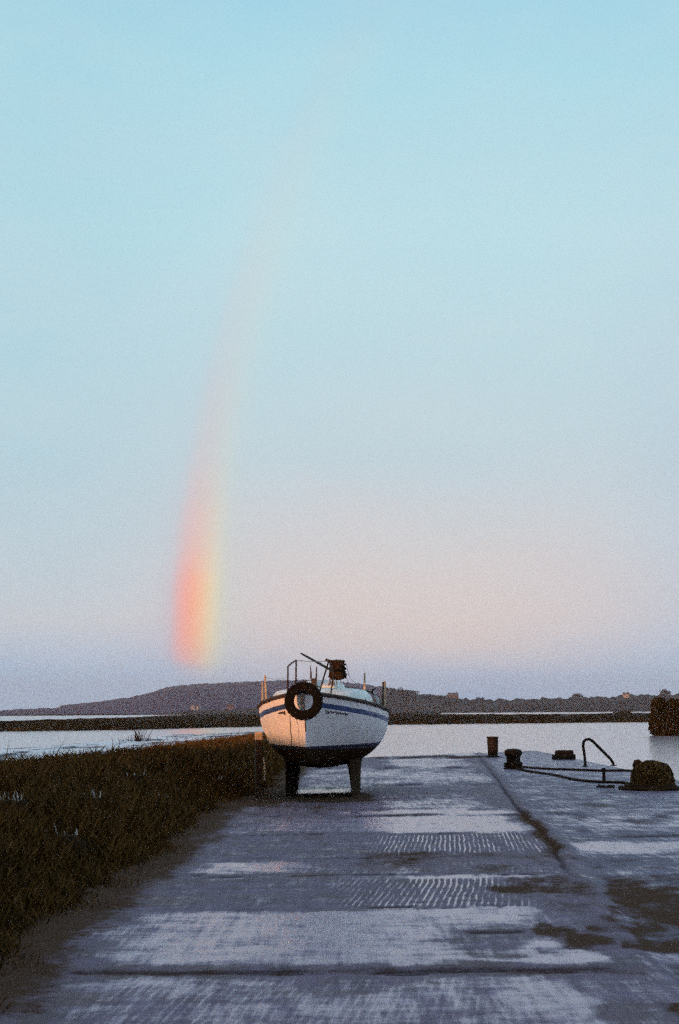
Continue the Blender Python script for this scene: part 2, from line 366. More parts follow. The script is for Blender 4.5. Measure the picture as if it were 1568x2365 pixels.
mud = np.maximum(mud, 0.75 * rect(1.0, 5.6, 49.3, 51.4, 0.4, 0.4)); mud = np.maximum(mud, 0.5 * sstep(n_a, 0.60, 0.75) * rgt)
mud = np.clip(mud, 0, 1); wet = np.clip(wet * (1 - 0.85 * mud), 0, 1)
grv1 = rect(0.42, 2.5, 16.8, 19.35, 0.12, 0.06, wx, YY); grv2 = rect(0.05, 1.6, 12.32, 14.3, 0.25, 0.05, wx, YY)
grv = np.clip(grv1 + grv2 + 0.22 * rect(-1.4, 0.7, 5, 9.2, 0.3, 0.1) + 0.2 * rect(-0.4, 2.2, 14.5, 16.3), 0, 1)
dirn = np.where(YY < 15.5, 1.0, 0.0)
ZZ = (n_a - 0.5) * 0.02 - 0.035 * rgt - 0.012 * joint - 0.02 * kj
V = np.stack([XX, YY, ZZ], -1).reshape(-1, 3)
# skirt faces: far edge and right edge down into the water
Fq = grid_faces(nr, nc)
def skirt(idx, V):
    low = V[idx].copy(); low[:, 2] = -2.6; low[:, 1] += 0.15 * (idx[0] // nc == nr - 1); s = len(V)
    V = np.vstack([V, low]); k = np.arange(len(idx) - 1)
    return V, np.stack([idx[k], idx[k + 1], s + k + 1, s + k], 1)
V, f1 = skirt(np.arange((nr - 1) * nc, nr * nc), V); V, f2 = skirt(np.arange(nr) * nc + nc - 1, V)
me = mesh_np('quay', V, np.vstack([Fq, f1, f2]))
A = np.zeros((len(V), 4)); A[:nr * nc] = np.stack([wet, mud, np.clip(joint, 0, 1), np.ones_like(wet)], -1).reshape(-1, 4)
B = np.zeros((len(V), 4)); B[:nr * nc] = np.stack([grv, dirn, rgt, np.ones_like(wet)], -1).reshape(-1, 4)
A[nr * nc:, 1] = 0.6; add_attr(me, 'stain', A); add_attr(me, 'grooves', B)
m = bpy.data.materials.new('wet_concrete'); m.use_nodes = True; t = NT(m.node_tree); b = t.n['Principled BSDF']
co = t.new('ShaderNodeTexCoord').outputs['Object']
sa = t.new('ShaderNodeSeparateColor'); t.l.new(t.new('ShaderNodeAttribute', attribute_name='stain').outputs['Color'], sa.inputs[0])
sb = t.new('ShaderNodeSeparateColor'); t.l.new(t.new('ShaderNodeAttribute', attribute_name='grooves').outputs['Color'], sb.inputs[0])
WET, MUD, JNT = sa.outputs; GRV, DRN, _nf = sb.outputs
xyz = t.new('ShaderNodeSeparateXYZ'); t.l.new(co, xyz.inputs[0])
wob = t.math('MULTIPLY', t.math('SUBTRACT', t.noise(co, 0.8, 2, 0.5), 0.5), 0.10)
sl = t.math('ADD', 0.077, t.math('MULTIPLY', DRN, 0.055))
uu = t.math('ADD', t.math('SUBTRACT', xyz.outputs[0], t.math('MULTIPLY', xyz.outputs[1], sl)), wob)
wv = t.math('SINE', t.math('MULTIPLY', uu, 2 * math.pi / 0.058))
brk = t.mrange(t.noise(t.scale(co, (3.5, 0.9, 1)), 1.0, 4, 0.6), 0.32, 0.58, 0.5, 1)
per = t.mrange(t.noise(t.scale(co, (11, 0.25, 1)), 1.0, 3, 0.6), 0.36, 0.6, 0.4, 1)
line = t.math('MULTIPLY', t.math('MULTIPLY', t.math('MULTIPLY', t.mrange(wv, 0.15, 0.85), GRV), brk), per)
fine = t.noise(t.scale(co, (1, .45, 1)), 55.0, 8, 0.85); med = t.noise(t.scale(co, (1, 0.6, 1)), 3.2, 6, 0.68)
wet2 = t.math('ADD', WET, t.math('MULTIPLY', t.math('SUBTRACT', med, 0.5), 1.1))
drip = t.noise(t.scale(co, (9, 0.55, 1)), 1.6, 5, 0.65)
strk = t.noise(t.scale(co, (0.8, 1.9, 1)), 2.4, 7, 0.72)
wet2 = t.math('ADD', wet2, t.math('MULTIPLY', t.math('SUBTRACT', fine, 0.5), 1.1))
wet2 = t.math('ADD', wet2, t.math('MULTIPLY', t.math('SUBTRACT', strk, 0.5), 1.6))
wet2 = t.math('ADD', wet2, t.math('MULTIPLY', t.math('SUBTRACT', drip, 0.5), 1.1))
wet2 = t.math('SUBTRACT', wet2, t.math('MULTIPLY', JNT, 0.8))
wet2 = t.math('SUBTRACT', wet2, t.math('MULTIPLY', GRV, 0.12))
wet2 = t.math('ADD', wet2, t.math('MULTIPLY', line, 0.85), clamp=True)
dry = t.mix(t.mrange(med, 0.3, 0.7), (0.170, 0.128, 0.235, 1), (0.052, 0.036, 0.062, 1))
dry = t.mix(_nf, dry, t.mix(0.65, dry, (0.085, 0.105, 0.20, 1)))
wet_sheen = (0.35, 0.27, 0.43, 1)  # pale lavender: reflected sky sheen of the wet parts painted into the colour
c = t.mix(t.mrange(wet2, 0.22, 0.86), dry, wet_sheen)
stn = t.mrange(t.noise(t.scale(co, (.7, 1.3, 1)), 1.1, 6, 0.75), 0.46, 0.66, 0, 0.6)
c = t.mix(t.math('MULTIPLY', stn, t.mrange(wet2, 0.75, 0.35)), c, (0.095, 0.055, 0.032, 1))
jf = t.mrange(t.math('ADD', JNT, t.math('MULTIPLY', t.math('SUBTRACT', fine, 0.5), 2.2)), 0.3, 1.15)
c = t.mix(t.math('MULTIPLY', jf, 0.92), c, (0.020, 0.016, 0.014, 1))
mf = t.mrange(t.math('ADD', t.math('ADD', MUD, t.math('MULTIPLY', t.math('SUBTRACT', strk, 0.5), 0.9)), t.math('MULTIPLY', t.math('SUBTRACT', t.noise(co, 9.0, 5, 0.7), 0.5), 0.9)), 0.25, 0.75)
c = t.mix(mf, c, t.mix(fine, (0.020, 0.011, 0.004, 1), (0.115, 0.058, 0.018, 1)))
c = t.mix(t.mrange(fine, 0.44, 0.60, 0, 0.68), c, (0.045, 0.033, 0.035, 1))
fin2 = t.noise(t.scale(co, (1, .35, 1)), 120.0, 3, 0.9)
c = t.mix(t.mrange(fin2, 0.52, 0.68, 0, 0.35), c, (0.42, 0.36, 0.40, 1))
t.l.new(c, b.inputs['Base Color'])
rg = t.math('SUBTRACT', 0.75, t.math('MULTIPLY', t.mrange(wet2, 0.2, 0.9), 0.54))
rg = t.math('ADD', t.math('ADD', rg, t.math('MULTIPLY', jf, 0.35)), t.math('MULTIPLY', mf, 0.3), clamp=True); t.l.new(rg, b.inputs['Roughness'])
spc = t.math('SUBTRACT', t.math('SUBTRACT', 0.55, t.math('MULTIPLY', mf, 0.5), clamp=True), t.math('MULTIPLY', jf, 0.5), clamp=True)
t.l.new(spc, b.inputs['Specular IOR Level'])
bn = t.new('ShaderNodeBump'); bn.inputs['Distance'].default_value = 0.006
t.l.new(t.math('SUBTRACT', 1.0, t.math('MULTIPLY', wet2, 0.85)), bn.inputs['Strength'])
hh = t.math('ADD', t.math('MULTIPLY', fine, 1.0), t.math('MULTIPLY', t.math('MULTIPLY', wv, GRV), -0.5))
t.l.new(hh, bn.inputs['Height']); t.l.new(bn.outputs[0], b.inputs['Normal'])
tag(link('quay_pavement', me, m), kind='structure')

# ------------------------------------------------------------------ grass bank on the left and its mudflat
EY = [0, 9.2, 12.8, 16.8, 21.5, 26.6, 28.4, 34.8, 42.7, 52, 70, 120, 200]; EX = [-2.0, -2.15, -2.14, -2.02, -2.02, -1.97, -1.45, -1.40, -1.26, -1.15, -1.6, -3.5, -6]
def edge(Y): return np.interp(Y, EY, EX) + (vnoise(Y * 1.7, Y * 0 + 3.1, 5) - 0.5) * 0.28
sh = [(-40, 1736), (60, 1733), (160, 1724), (240, 1716), (300, 1711), (376, 1702), (480, 1699), (600, 1693), (690, 1690)]
shp = sorted(G(x, y, WZ) for x, y in sh)
SX = [p[0] for p in shp]; SY = [p[1] for p in shp]
def bankz(X, Y):
    tt = edge(Y) - X
    crest = np.interp(Y, [0, 17, 25, 39, 55, 71, 110, 170, 200], [0.82, 0.75, 0.65, 0.50, 0.34, 0.14, -0.35, -1.0, -1.4])
    lump = (fbm(X * 0.45, Y * 0.3, 51, 4) - 0.5) * 0.34 + (fbm(X * 2.2, Y * 1.6, 52, 3) - 0.5) * 0.12
    up = sstep(tt, -0.05, 2.1); dn = sstep(tt, 3.2, 10.5)
    z = -0.06 + (crest + 0.06 + lump * up) * up
    near = 1 - sstep(Y, 13, 20)                              # unseen inland rise, added to keep the low sun off the lower hull
    z = z * (1 - dn) + (-1.45) * dn * (1 - near) + near * dn * 1.8
    off = sstep(Y, 46, 60)                                   # past the quay end the bank has a water side too
    z = z - off * (1 - sstep(tt, -0.2, 3.0)) * 1.5
    yl = np.interp(X, SX, SY); sd = yl - Y
    mz = WZ + 0.05 + np.clip(sd * 0.009, -0.5, 0.15) + (fbm(X * 0.22, Y * 0.06, 61, 4) - 0.5) * 0.5
    mz = np.where(tt > 0, mz, -3)
    return z, mz
xs = -0.6 - 44 * (np.linspace(0, 1, 230) ** 1.9); ys = 1 / (1 / 1.5 + (1 / 215.0 - 1 / 1.5) * np.linspace(0, 1, 420))
X, Y = np.meshgrid(xs, ys); Zb, Zm = bankz(X, Y); Z = np.maximum(Zb, Zm)
V = np.stack([X, Y, Z], -1).reshape(-1, 3); me = mesh_np('bank', V, grid_faces(*X.shape)[:, ::-1])
mk = sstep(Zm - Zb, -0.1, 0.15); A = np.stack([mk, fbm(X * .8, Y * .4, 5), mk, mk * 0 + 1], -1).reshape(-1, 4); add_attr(me, 'mudmask', A)
m = bpy.data.materials.new('bank_earth'); m.use_nodes = True; t = NT(m.node_tree); b = t.n['Principled BSDF']
co = t.new('ShaderNodeTexCoord').outputs['Object']
s = t.new('ShaderNodeSeparateColor'); t.l.new(t.new('ShaderNodeAttribute', attribute_name='mudmask').outputs['Color'], s.inputs[0])
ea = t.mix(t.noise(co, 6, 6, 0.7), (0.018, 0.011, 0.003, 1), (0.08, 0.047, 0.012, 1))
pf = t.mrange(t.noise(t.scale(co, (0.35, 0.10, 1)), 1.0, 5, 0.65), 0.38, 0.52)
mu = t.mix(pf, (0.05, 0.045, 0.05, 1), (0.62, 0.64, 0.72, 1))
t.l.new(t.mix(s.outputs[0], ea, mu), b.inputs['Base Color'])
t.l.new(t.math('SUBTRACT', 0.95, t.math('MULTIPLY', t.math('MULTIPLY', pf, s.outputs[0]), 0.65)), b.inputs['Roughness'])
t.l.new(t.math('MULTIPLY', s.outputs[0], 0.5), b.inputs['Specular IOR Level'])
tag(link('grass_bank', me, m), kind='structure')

# blades of the bank's rough grass (one mass)
def blades(P, Hh, W, lean, tint, name):
    """P (n,3) roots; returns a mesh of bent three-sided-tip blades"""
    n = len(P); a = RNG.uniform(0, 2 * math.pi, n); la = RNG.uniform(0, 2 * math.pi, n)
    sd = np.stack([np.cos(a), np.sin(a), 0 * a], 1) * W[:, None]; ld = np.stack([np.cos(la), np.sin(la), 0 * a], 1) * (Hh * lean)[:, None]
    up = np.stack([0 * a, 0 * a, Hh], 1)
    v0 = P - sd; v1 = P + sd; v2 = P + up * 0.55 + ld * 0.35 + sd * 0.7; v3 = P + up * 0.55 + ld * 0.35 - sd * 0.7; v4 = P + up + ld
    V = np.stack([v0, v1, v2, v3, v4], 1).reshape(-1, 3); k = np.arange(n) * 5
    T = np.concatenate([np.stack([k, k + 1, k + 2], 1), np.stack([k, k + 2, k + 3], 1), np.stack([k + 3, k + 2, k + 4], 1)])
    me = mesh_np(name, V, T, False); tt = np.repeat(tint, 5); add_attr(me, 'tint', np.stack([tt, tt, tt, tt * 0 + 1], 1)); return me
n = 210000
uy = RNG.uniform(0, 1, n); Yg = 1 / (1 / 4.5 + (1 / 105.0 - 1 / 4.5) * uy ** 0.92)
tg = RNG.uniform(0, 1, n) ** 1.15 * (5.2 + Yg * 0.02) - 0.12; Xg = edge(Yg) - tg
zb, zm = bankz(Xg, Yg); ok = (zb > zm) & (zb > -1.25) & ~((Yg > 46) & (tg < 0.8))
cl = fbm(Xg * 2.4, Yg * 1.6, 77, 3)
Xg, Yg, zb, cl, tg = Xg[ok], Yg[ok], zb[ok], cl[ok], tg[ok]
Hh = (0.09 + 0.24 * RNG.uniform(0, 1, len(Xg)) ** 1.4) * (0.45 + 1.1 * cl) * (0.35 + 0.65 * sstep(tg, -0.05, 0.9))
W = 0.004 + 0.00035 * Yg + RNG.uniform(0, 0.003, len(Xg))
Hh = Hh * np.where(RNG.uniform(0, 1, len(Xg)) > 0.975, 1.5, 1.0)
tint = np.clip(0.25 + 0.5 * (cl - 0.4) + RNG.uniform(-0.3, 0.45, len(Xg)), 0, 0.92); tint[RNG.uniform(0, 1, len(Xg)) > 0.995] = 1.0
me = blades(np.stack([Xg, Yg, zb - 0.02], 1), Hh, W, 0.7, tint, 'bank_grass')
tag(link('bank_grass', me, M['blades']), 'rough dark brown winter grass covering the bank', 'grass', kind='stuff')

# pale tufts of dead stalks that stand out of the dark bank
M['pale_stalk'] = mat('pale_stalk', (0.48, 0.48, 0.50), 0.7, var=0.4, vscale=30)
tufts = [(12, 1872, 6, 'pale dead stalks at the far left edge, low on the dark grass bank'), (42, 1868, 5, 'pair of pale stalks just right of the leftmost tuft on the grass bank'),
         (205, 1862, 8, 'loose tuft of pale stalks halfway down the dark bank, widest of the pale tufts'), (148, 1952, 8, 'brightest tuft of bluish white stalks low on the grass bank'),
         (184, 1968, 2, 'single tiny pale stalk below the brightest tuft on the bank'), (317, 1806, 3, 'thin slanting pale stalk high on the grass bank near its crest'),
         (378, 1850, 2, 'lone pale stalk in the middle of the grass bank, left of the boat'), (510, 1812, 3, 'faint pale stalks on the bank just left of the boat')]
for (px, py, k, lab) in tufts:
    # march the sight line to the bank surface
    d = ray(px, py); best = None
    for Yq in np.arange(5, 60, 0.05):
        tq = Yq / d[1]; xq = d[0] * tq; zq = CAMH + d[2] * tq; zb_, zm_ = bankz(np.array([xq]), np.array([Yq]))
        if zq < max(zb_[0], zm_[0]): best = (xq, Yq, zb_[0]); break
    if best is None: continue
    q = MB()
    for i in range(k):
        ox, oy = random.uniform(-.09, .09) * (1 + k / 5), random.uniform(-.1, .1); hh_ = random.uniform(.05, .11); ln = random.uniform(-.04, .04)
        q.tube([(ox, oy, 0), (ox + ln * .4, oy, hh_ * .55), (ox + ln, oy, hh_)], [.008, .009, .004], 4)
    q.lathe([(.10 + k * .012, -.12), (.07 + k * .012, .0), (.02, .012)], 10, m=1)
    tag(q.build('stalk_tuft', [M['pale_stalk'], M['canvas']], loc=(best[0], best[1] - 0.15, best[2] + 0.10)), lab, 'dead stalks', 'pale dead stalks on the grass bank')

# ------------------------------------------------------------------ marsh, far land and hills (terrain in rings round the quay)
def polar(name, azs, ds, zf, material, label=None):
    A_, D_ = np.meshgrid(azs, ds); X = np.tan(A_) * D_; Y = D_
    Z = zf(X, Y, A_); V = np.stack([X, Y, Z], -1).reshape(-1, 3)
    me = mesh_np(name, V, grid_faces(*X.shape)[:, ::-1]); return tag(link(name, me, material), kind='structure')
def land_mat(name, c1, c2, c3, sc):
    m = bpy.data.materials.new(name); m.use_nodes = True; t = NT(m.node_tree); b = t.n['Principled BSDF']
    co = t.new('ShaderNodeTexCoord').outputs['Object']
    n1 = t.noise(t.scale(co, (1, 0.35, 1)), sc, 7, 0.7); n2 = t.noise(t.scale(co, (1, 0.3, 3)), sc * 0.25, 4, 0.6)
    c = t.mix(t.mrange(n1, 0.35, 0.68), c1 + (1,), c2 + (1,)); c = t.mix(t.mrange(n2, 0.52, 0.66), c, c3 + (1,))
    t.l.new(c, b.inputs['Base Color']); b.inputs['Roughness'].default_value = 0.95; b.inputs['Specular IOR Level'].default_value = 0.0
    return m
M['marsh'] = land_mat('marsh_grass', (0.016, 0.009, 0.004), (0.042, 0.024, 0.008), (0.028, 0.015, 0.007), 0.12)
M['far_land'] = land_mat('far_fields', (0.030, 0.022, 0.020), (0.070, 0.050, 0.042), (0.095, 0.055, 0.035), 0.02)
M['hill'] = land_mat('hill_heather', (0.040, 0.026, 0.060), (0.070, 0.046, 0.095), (0.075, 0.040, 0.060), 0.006)
def azx(px): return math.atan((px - 784) / F)
near_line = [(-200, 1693), (0, 1690), (300, 1686), (600, 1678), (900, 1674), (1568, 1667), (1900, 1664)]
NLA = [azx(x) for x, _ in near_line]; NLD = [G(x, y, WZ)[1] for x, y in near_line]
def marshz(X, Y, A_):
    nd = np.interp(A_, NLA, NLD) * (1 + 0.035 * (fbm(A_ * 60, A_ * 0, 71, 3) - 0.5))
    k = sstep(Y - nd, 0, 4) * (0.75 + 0.15 * sstep(Y - nd, 5, 60))
    # open water behind: left channel and the thin right one
    L = (1 - sstep(A_, azx(400), azx(500))) ; Lb = np.interp(A_, [azx(-200), azx(0), azx(300), azx(460)], [330, 350, 520, 900])
    cut = L * sstep(Y, Lb - 10, Lb + 10) * (1 - sstep(Y, 1150, 1250))
    w = sstep(A_, azx(985), azx(1030)) * (1 - sstep(A_, azx(1395), azx(1425))) + sstep(A_, azx(1440), azx(1450)) * (1 - sstep(A_, azx(1520), azx(1560)))
    Rb = np.interp(A_, [azx(1000), azx(1200), azx(1400)], [640, 560, 600]) + 60 * (fbm(A_ * 80, A_ * 0, 5, 3) - 0.5)
    cut2 = w * sstep(Y, Rb, Rb + 15) * (1 - sstep(Y, 1180, 1230))
    k = k * (1 - np.clip(cut + cut2, 0, 1))
    return WZ - 0.35 + k * 1.25 + (fbm(X * .25, Y * .12, 81, 4) - 0.5) * 0.9 * k
ds = 1 / (1 / 205.0 + (1 / 1400.0 - 1 / 205.0) * np.linspace(0, 1, 300))
polar('marsh', np.linspace(azx(-500), azx(2100), 900), ds, marshz, M['marsh'])

hx = [-600, -200, 0, 60, 130, 190, 240, 300, 340, 380, 430, 480, 560, 640, 720, 800, 890, 960, 1040, 1120, 1200, 1400, 2200]
hy = [1648, 1645, 1640, 1637, 1634, 1626, 1621, 1613, 1602, 1588, 1582, 1579, 1575, 1571, 1570, 1576, 1588, 1604, 1616, 1620, 1622, 1622, 1622]
HA = [azx(x) for x in hx]; HZ = [at(x, y, 2900)[2] for x, y in zip(hx, hy)]
def hillz(X, Y, A_):
    rz = np.interp(A_, HA, HZ); f = sstep(Y, 1500, 2900) ** 1.1
    f = f * (1 - 0.5 * sstep(Y, 2950, 4200))
    rel = (fbm(X * .004, Y * .004, 91, 5) - 0.5) * 20 * f * (rz > 12) * (1 - np.exp(-((Y - 2900) / 250) ** 2))
    edgy = (fbm(A_ * 500, A_ * 0, 3, 3) - 0.5) * 4.5
    return WZ - 0.8 + f * (rz + 1.3 + edgy) + rel
polar('far_hill', np.linspace(azx(-900), azx(2500), 800), np.concatenate([np.linspace(1300, 2880, 70), np.linspace(2900, 4300, 16)]), hillz, M['hill'])

rx = [-600, 300, 420, 520, 600, 700, 800, 870, 910, 950, 1000, 1060, 1110, 1160, 1260, 1330, 1400, 1470, 1568, 1900]
ry = [1655, 1652, 1641, 1636, 1632, 1628, 1618, 1604, 1598, 1600, 1606, 1611, 1614, 1614, 1611, 1610, 1607, 1604, 1600, 1590]
RA = [azx(x) for x in rx]; RZ = [at(x, y, 1500)[2] for x, y in zip(rx, ry)]
def ridgez(X, Y, A_):
    rz = np.interp(A_, RA, RZ); f = sstep(Y, 1120, 1500)
    f = f * (1 - 0.6 * sstep(Y, 1520, 2000))
    sp = fbm(A_ * 420, Y * .004, 13, 5)
    edgy = (sp - 0.42) * 3.6 * sstep(A_, azx(560), azx(900)) + (sp - .5) * 1.5
    return WZ - 0.7 + f * (rz + 1.0) + edgy * sstep(Y, 1300, 1480) + (fbm(X * .02, Y * .01, 14, 3) - .5) * 1.6 * f
polar('far_fields', np.linspace(azx(-700), azx(2400), 1100), np.concatenate([np.linspace(900, 1490, 50), np.linspace(1500, 2000, 10)]), ridgez, M['far_land'])

# small cottages far off
M['cott_wall'] = mat('cottage_wall', (0.34, 0.32, 0.32), 0.8, var=0.1); M['cott_roof'] = mat('cottage_roof', (0.07, 0.06, 0.065), 0.8, var=0.2)
M['cott_brick'] = mat('cottage_brick', (0.12, 0.07, 0.06), 0.8, var=0.2)
def cottage(px, py, D, wdt, hgt, wall, label, rz=0.1):
    p = at(px, py, D); r = empty('cottage', (p.x, p.y, p.z), rz, label, 'cottage', 'small cottages on the far shore')
    a = MB(); a.box((0, 0, hgt * .3 - 1.5), (wdt, wdt * .55, hgt * .6 + 3)); a.build('wall', wall, r, False)
    c = MB(); x, y, z0, z1 = wdt / 2 + .3, wdt * .275 + .3, hgt * .6 + .01, hgt
    c.add([(-x, -y, z0), (x, -y, z0), (x, y, z0), (-x, y, z0), (-x * .97, 0, z1), (x * .97, 0, z1)], [(3, 2, 1, 0), (0, 1, 5, 4), (2, 3, 4, 5), (1, 2, 5), (3, 0, 4)]); rf = c.build('roof', M['cott_roof'], r, False)
    e = MB(); e.box((wdt * .35, 0, z1 + .2), (wdt * .07, wdt * .07, 1.6)); e.build('chimney', wall, rf, False)
    for k in (-.28, .05, .3):
        q = MB(); q.box((wdt * k, -wdt * .275 - .02, hgt * .32), (wdt * .09, .06, hgt * .2)); q.build('window', M['glass'], r, False)
cottage(445, 1633, 1480, 3.6, 3, M['cott_wall'], 'leftmost white cottage at the foot of the far hill', .2)
cottage(459, 1634, 1490, 4.2, 3, M['cott_wall'], 'white cottage beside the leftmost one, at the foot of the far hill', -.3)
cottage(532, 1633, 1400, 6, 3.2, M['cott_brick'], 'reddish cottage at the foot of the far hill, just left of the boat', .1)
cottage(1046, 1615, 1420, 10, 6.5, M['cott_brick'], 'dark brick cottage on the low ridge right of the boat', .2)
cottage(1446, 1611, 1400, 6, 5, M['cott_wall'], 'pale pink cottage on the skyline at the far right', -.1)

# ------------------------------------------------------------------ leafy things
M['leaf_dark'] = grass_mat('dark_foliage', (0.014, 0.012, 0.004), (0.034, 0.026, 0.009), (0.06, 0.04, 0.014))
M['leaf_far'] = grass_mat('far_foliage', (0.020, 0.015, 0.014), (0.05, 0.036, 0.026), (0.08, 0.05, 0.03))
def leaf_cloud(blobs, n, size, name, mat_, parent):
    P = []; tt = []
    vol = np.array([b_[3] * b_[4] * b_[5] for b_ in blobs]); vol = vol / vol.sum()
    for b_, q in zip(blobs, vol):
        k = max(8, int(n * q)); d = RNG.normal(size=(k, 3)); d /= np.linalg.norm(d, axis=1)[:, None]; r = RNG.uniform(0.35, 1.0, k) ** 0.5 * RNG.uniform(.85, 1.08, k)
        p = np.array(b_[:3]) + d * r[:, None] * np.array(b_[3:6]); P.append(p); tt.append(np.clip(RNG.uniform(0, .8, k) * (0.4 + RNG.uniform(.3, .9)), 0, 1))
    P = np.vstack(P); tt = np.concatenate(tt); k = len(P)
    a = RNG.normal(size=(k, 3)); a /= np.linalg.norm(a, axis=1)[:, None]; c = np.cross(a, RNG.normal(size=(k, 3))); c /= np.linalg.norm(c, axis=1)[:, None]
    s = size * RNG.uniform(.6, 1.4, k)[:, None]; V = np.stack([P - a * s, P + c * s * .6, P + a * s, P - c * s * .6], 1).reshape(-1, 3)
    me = mesh_np(name, V, np.arange(4 * k).reshape(-1, 4), False); tt = np.repeat(tt, 4); add_attr(me, 'tint', np.stack([tt, tt, tt, tt * 0 + 1], 1))
    return link(name, me, mat_, parent)
def tree(px, py, D, wd, ht, label, name='tree', cat='tree', group='trees on the far ridge'):
    p = at(px, py, D); r = empty(name, (p.x, p.y, p.z), 0, label, cat, group)
    q = MB(); q.tube([(0, 0, -2.5), (wd * .02, 0, ht * .35), (-wd * .03, 0, ht * .7)], [wd * .05, wd * .035, wd * .015], 6)
    for k in range(4):
        a = k * 1.6; q.tube([(0, 0, ht * .3), (math.cos(a) * wd * .25, math.sin(a) * wd * .2, ht * .65)], [wd * .025, wd * .01], 5)
    q.build('trunk', M['rust'], r)
    bl = [(random.uniform(-.3, .3) * wd, random.uniform(-.2, .2) * wd, ht * random.uniform(.1, .78), wd * random.uniform(.16, .3), wd * .25, ht * random.uniform(.18, .28)) for _ in range(11)]
    leaf_cloud(bl, 1500, ht * .06, 'crown', M['leaf_far'], r)
for (px, py, wd, ht, lab) in [(905, 1601, 15, 8, 'low dark tree on the ridge just right of the boat'), (928, 1602, 17, 8.5, 'broad dark tree on the ridge, right of the one next to the boat'),
                              (955, 1604, 12, 6, 'small rounded tree on the ridge between the broad tree and the brick cottage'), (1036, 1613, 9, 7, 'dark tree standing against the brick cottage'), (1336, 1612, 15, 7, 'rounded tree standing alone on the skyline at right'),
                              (1110, 1615, 10, 4.5, 'low bush on the ridge right of the brick cottage'), (1540, 1602, 14, 6.5, 'tree on the skyline above the dark waterside thicket')]:
    tree(px, py + 4, 1460, wd, ht, lab)

# dark thicket at the waterside, right
tl = G(1530, 1700, WZ)
tx, ty = tl[0], 151.0
m_bank = M['marsh']
xs = np.linspace(-4, 40, 60); ys = np.linspace(-5, 60, 40); X, Y = np.meshgrid(xs, ys)
inside = sstep(X + (fbm(X * .5, Y * .5, 4) - .5) * 1.5, -1.0, 1.2) * sstep(Y, -2, 3) * (1 - sstep(Y, 48, 58))
Z = WZ - 0.5 + inside * (1.0 + 0.5 * fbm(X * .4, Y * .4, 6))
me = mesh_np('spit', np.stack([X + tx + Y * .30, Y + ty, Z], -1).reshape(-1, 3), grid_faces(*X.shape)); tag(link('grassy_spit', me, m_bank), kind='structure')
def waterside(px, wd, ht, dy, label):
    bx = G(px, 1700, WZ)[0]; r = empty('thicket', (bx, ty + dy, WZ + .3), 0, label, 'thicket', 'dark thickets on the waterside spit')
    q = MB()
    for k in range(9):
        a = random.uniform(0, 6.3); rr = random.uniform(.1, .3) * wd; q.tube([(math.cos(a) * rr * .5, math.sin(a) * rr * .3, -.3), (math.cos(a) * rr, math.sin(a) * rr * .6, ht * random.uniform(.5, .85))], [.07, .02], 5)
    q.build('stems', M['rust'], r)
    bl = []
    for i in range(44):
        x = random.uniform(-.5, .5) * wd; bl.append((x, random.uniform(-.25, .25) * wd, random.uniform(.02, .80) * ht, .75, .8, .2 * ht))
    leaf_cloud(bl, 22000, .13, 'foliage', M['leaf_dark'], r)
waterside(1553, 2.5, 3.9, 2.0, 'dark thicket at the tip of the spit, leftmost of the waterside thickets')
waterside(1605, 3.6, 3.7, 2.4, 'dark thicket at the right edge of the picture above the water')
waterside(1675, 4.2, 3.8, 3.0, 'dark thicket just past the right edge, behind the others')

# reed clump on the mudflat
p = G(322, 1717, WZ); r = empty('reed_clump', (p[0], p[1], WZ), 0, 'clump of bare dark stalks standing on the mudflat at the water', 'reeds')
q = MB()
for i in range(46):
    a = random.gauss(0, .33); x0 = random.gauss(0, .35) if i < 24 else random.gauss(.2, 1.1); hh_ = random.uniform(.7, 1.5) if i < 24 else random.uniform(.3, .8)
    q.tube([(x0, random.uniform(-.5, .5), -.1), (x0 + a * hh_ * .4, 0, hh_ * .6), (x0 + a * hh_ * .95, 0, hh_)], [.035, .026, .012], 4)
q.lathe([(1.5, -.1), (1.0, .05), (.2, .09)], 14, m=0)
q.build('stalks', M['rust'], r)
q = MB()
V = []; 
for i in range(60):
    x0 = random.gauss(0, 1.0); q.tube([(x0, random.uniform(-.6, .6), 0), (x0 + random.gauss(0, .15), 0, random.uniform(.15, .4))], [.03, .008], 4)
q.build('leaf_litter', M['canvas'], r)
ml = MB(); ml.lathe([(2.6, -.2), (2.2, .06), (1.2, .12), (.1, .14)], 20)
mo = ml.build('mud_mound', M['marsh'], None); mo.location = (p[0], p[1], WZ - .02); mo.scale = (1, 2.2, 1); tag(mo, kind='structure')

# ------------------------------------------------------------------ the boat
BX, BY, TH = -0.36, 28.4, R(-5.5)        # local -Y is the bow
boat = empty('sailing_boat', (BX, BY, 0), TH, 'white bilge-keeled sailing boat with blue stripe, beached bow-on on the quay', 'boat')
L = 6.6; S = np.linspace(0, 1, 41) ** 1.15
def bdeck(s): return 1.25 * np.interp(s, [0, .03, .08, .15, .25, .38, .5, .65, .8, 1], [.035, .15, .33, .54, .76, .93, .99, 1.0, .95, .80])
def sheer(s): return np.interp(s, [0, .2, .45, .65, .85, 1], [1.955, 1.82, 1.68, 1.615, 1.60, 1.63])
def keelz(s): return np.interp(s, [0, .04, .1, .2, .4, .6, .8, 1], [.92, .80, .69, .60, .54, .54, .62, .86])
def nexp(s): return np.interp(s, [0, .1, .3, .5, 1], [1.15, 1.35, 1.85, 2.35, 2.3])
WL = 1.005
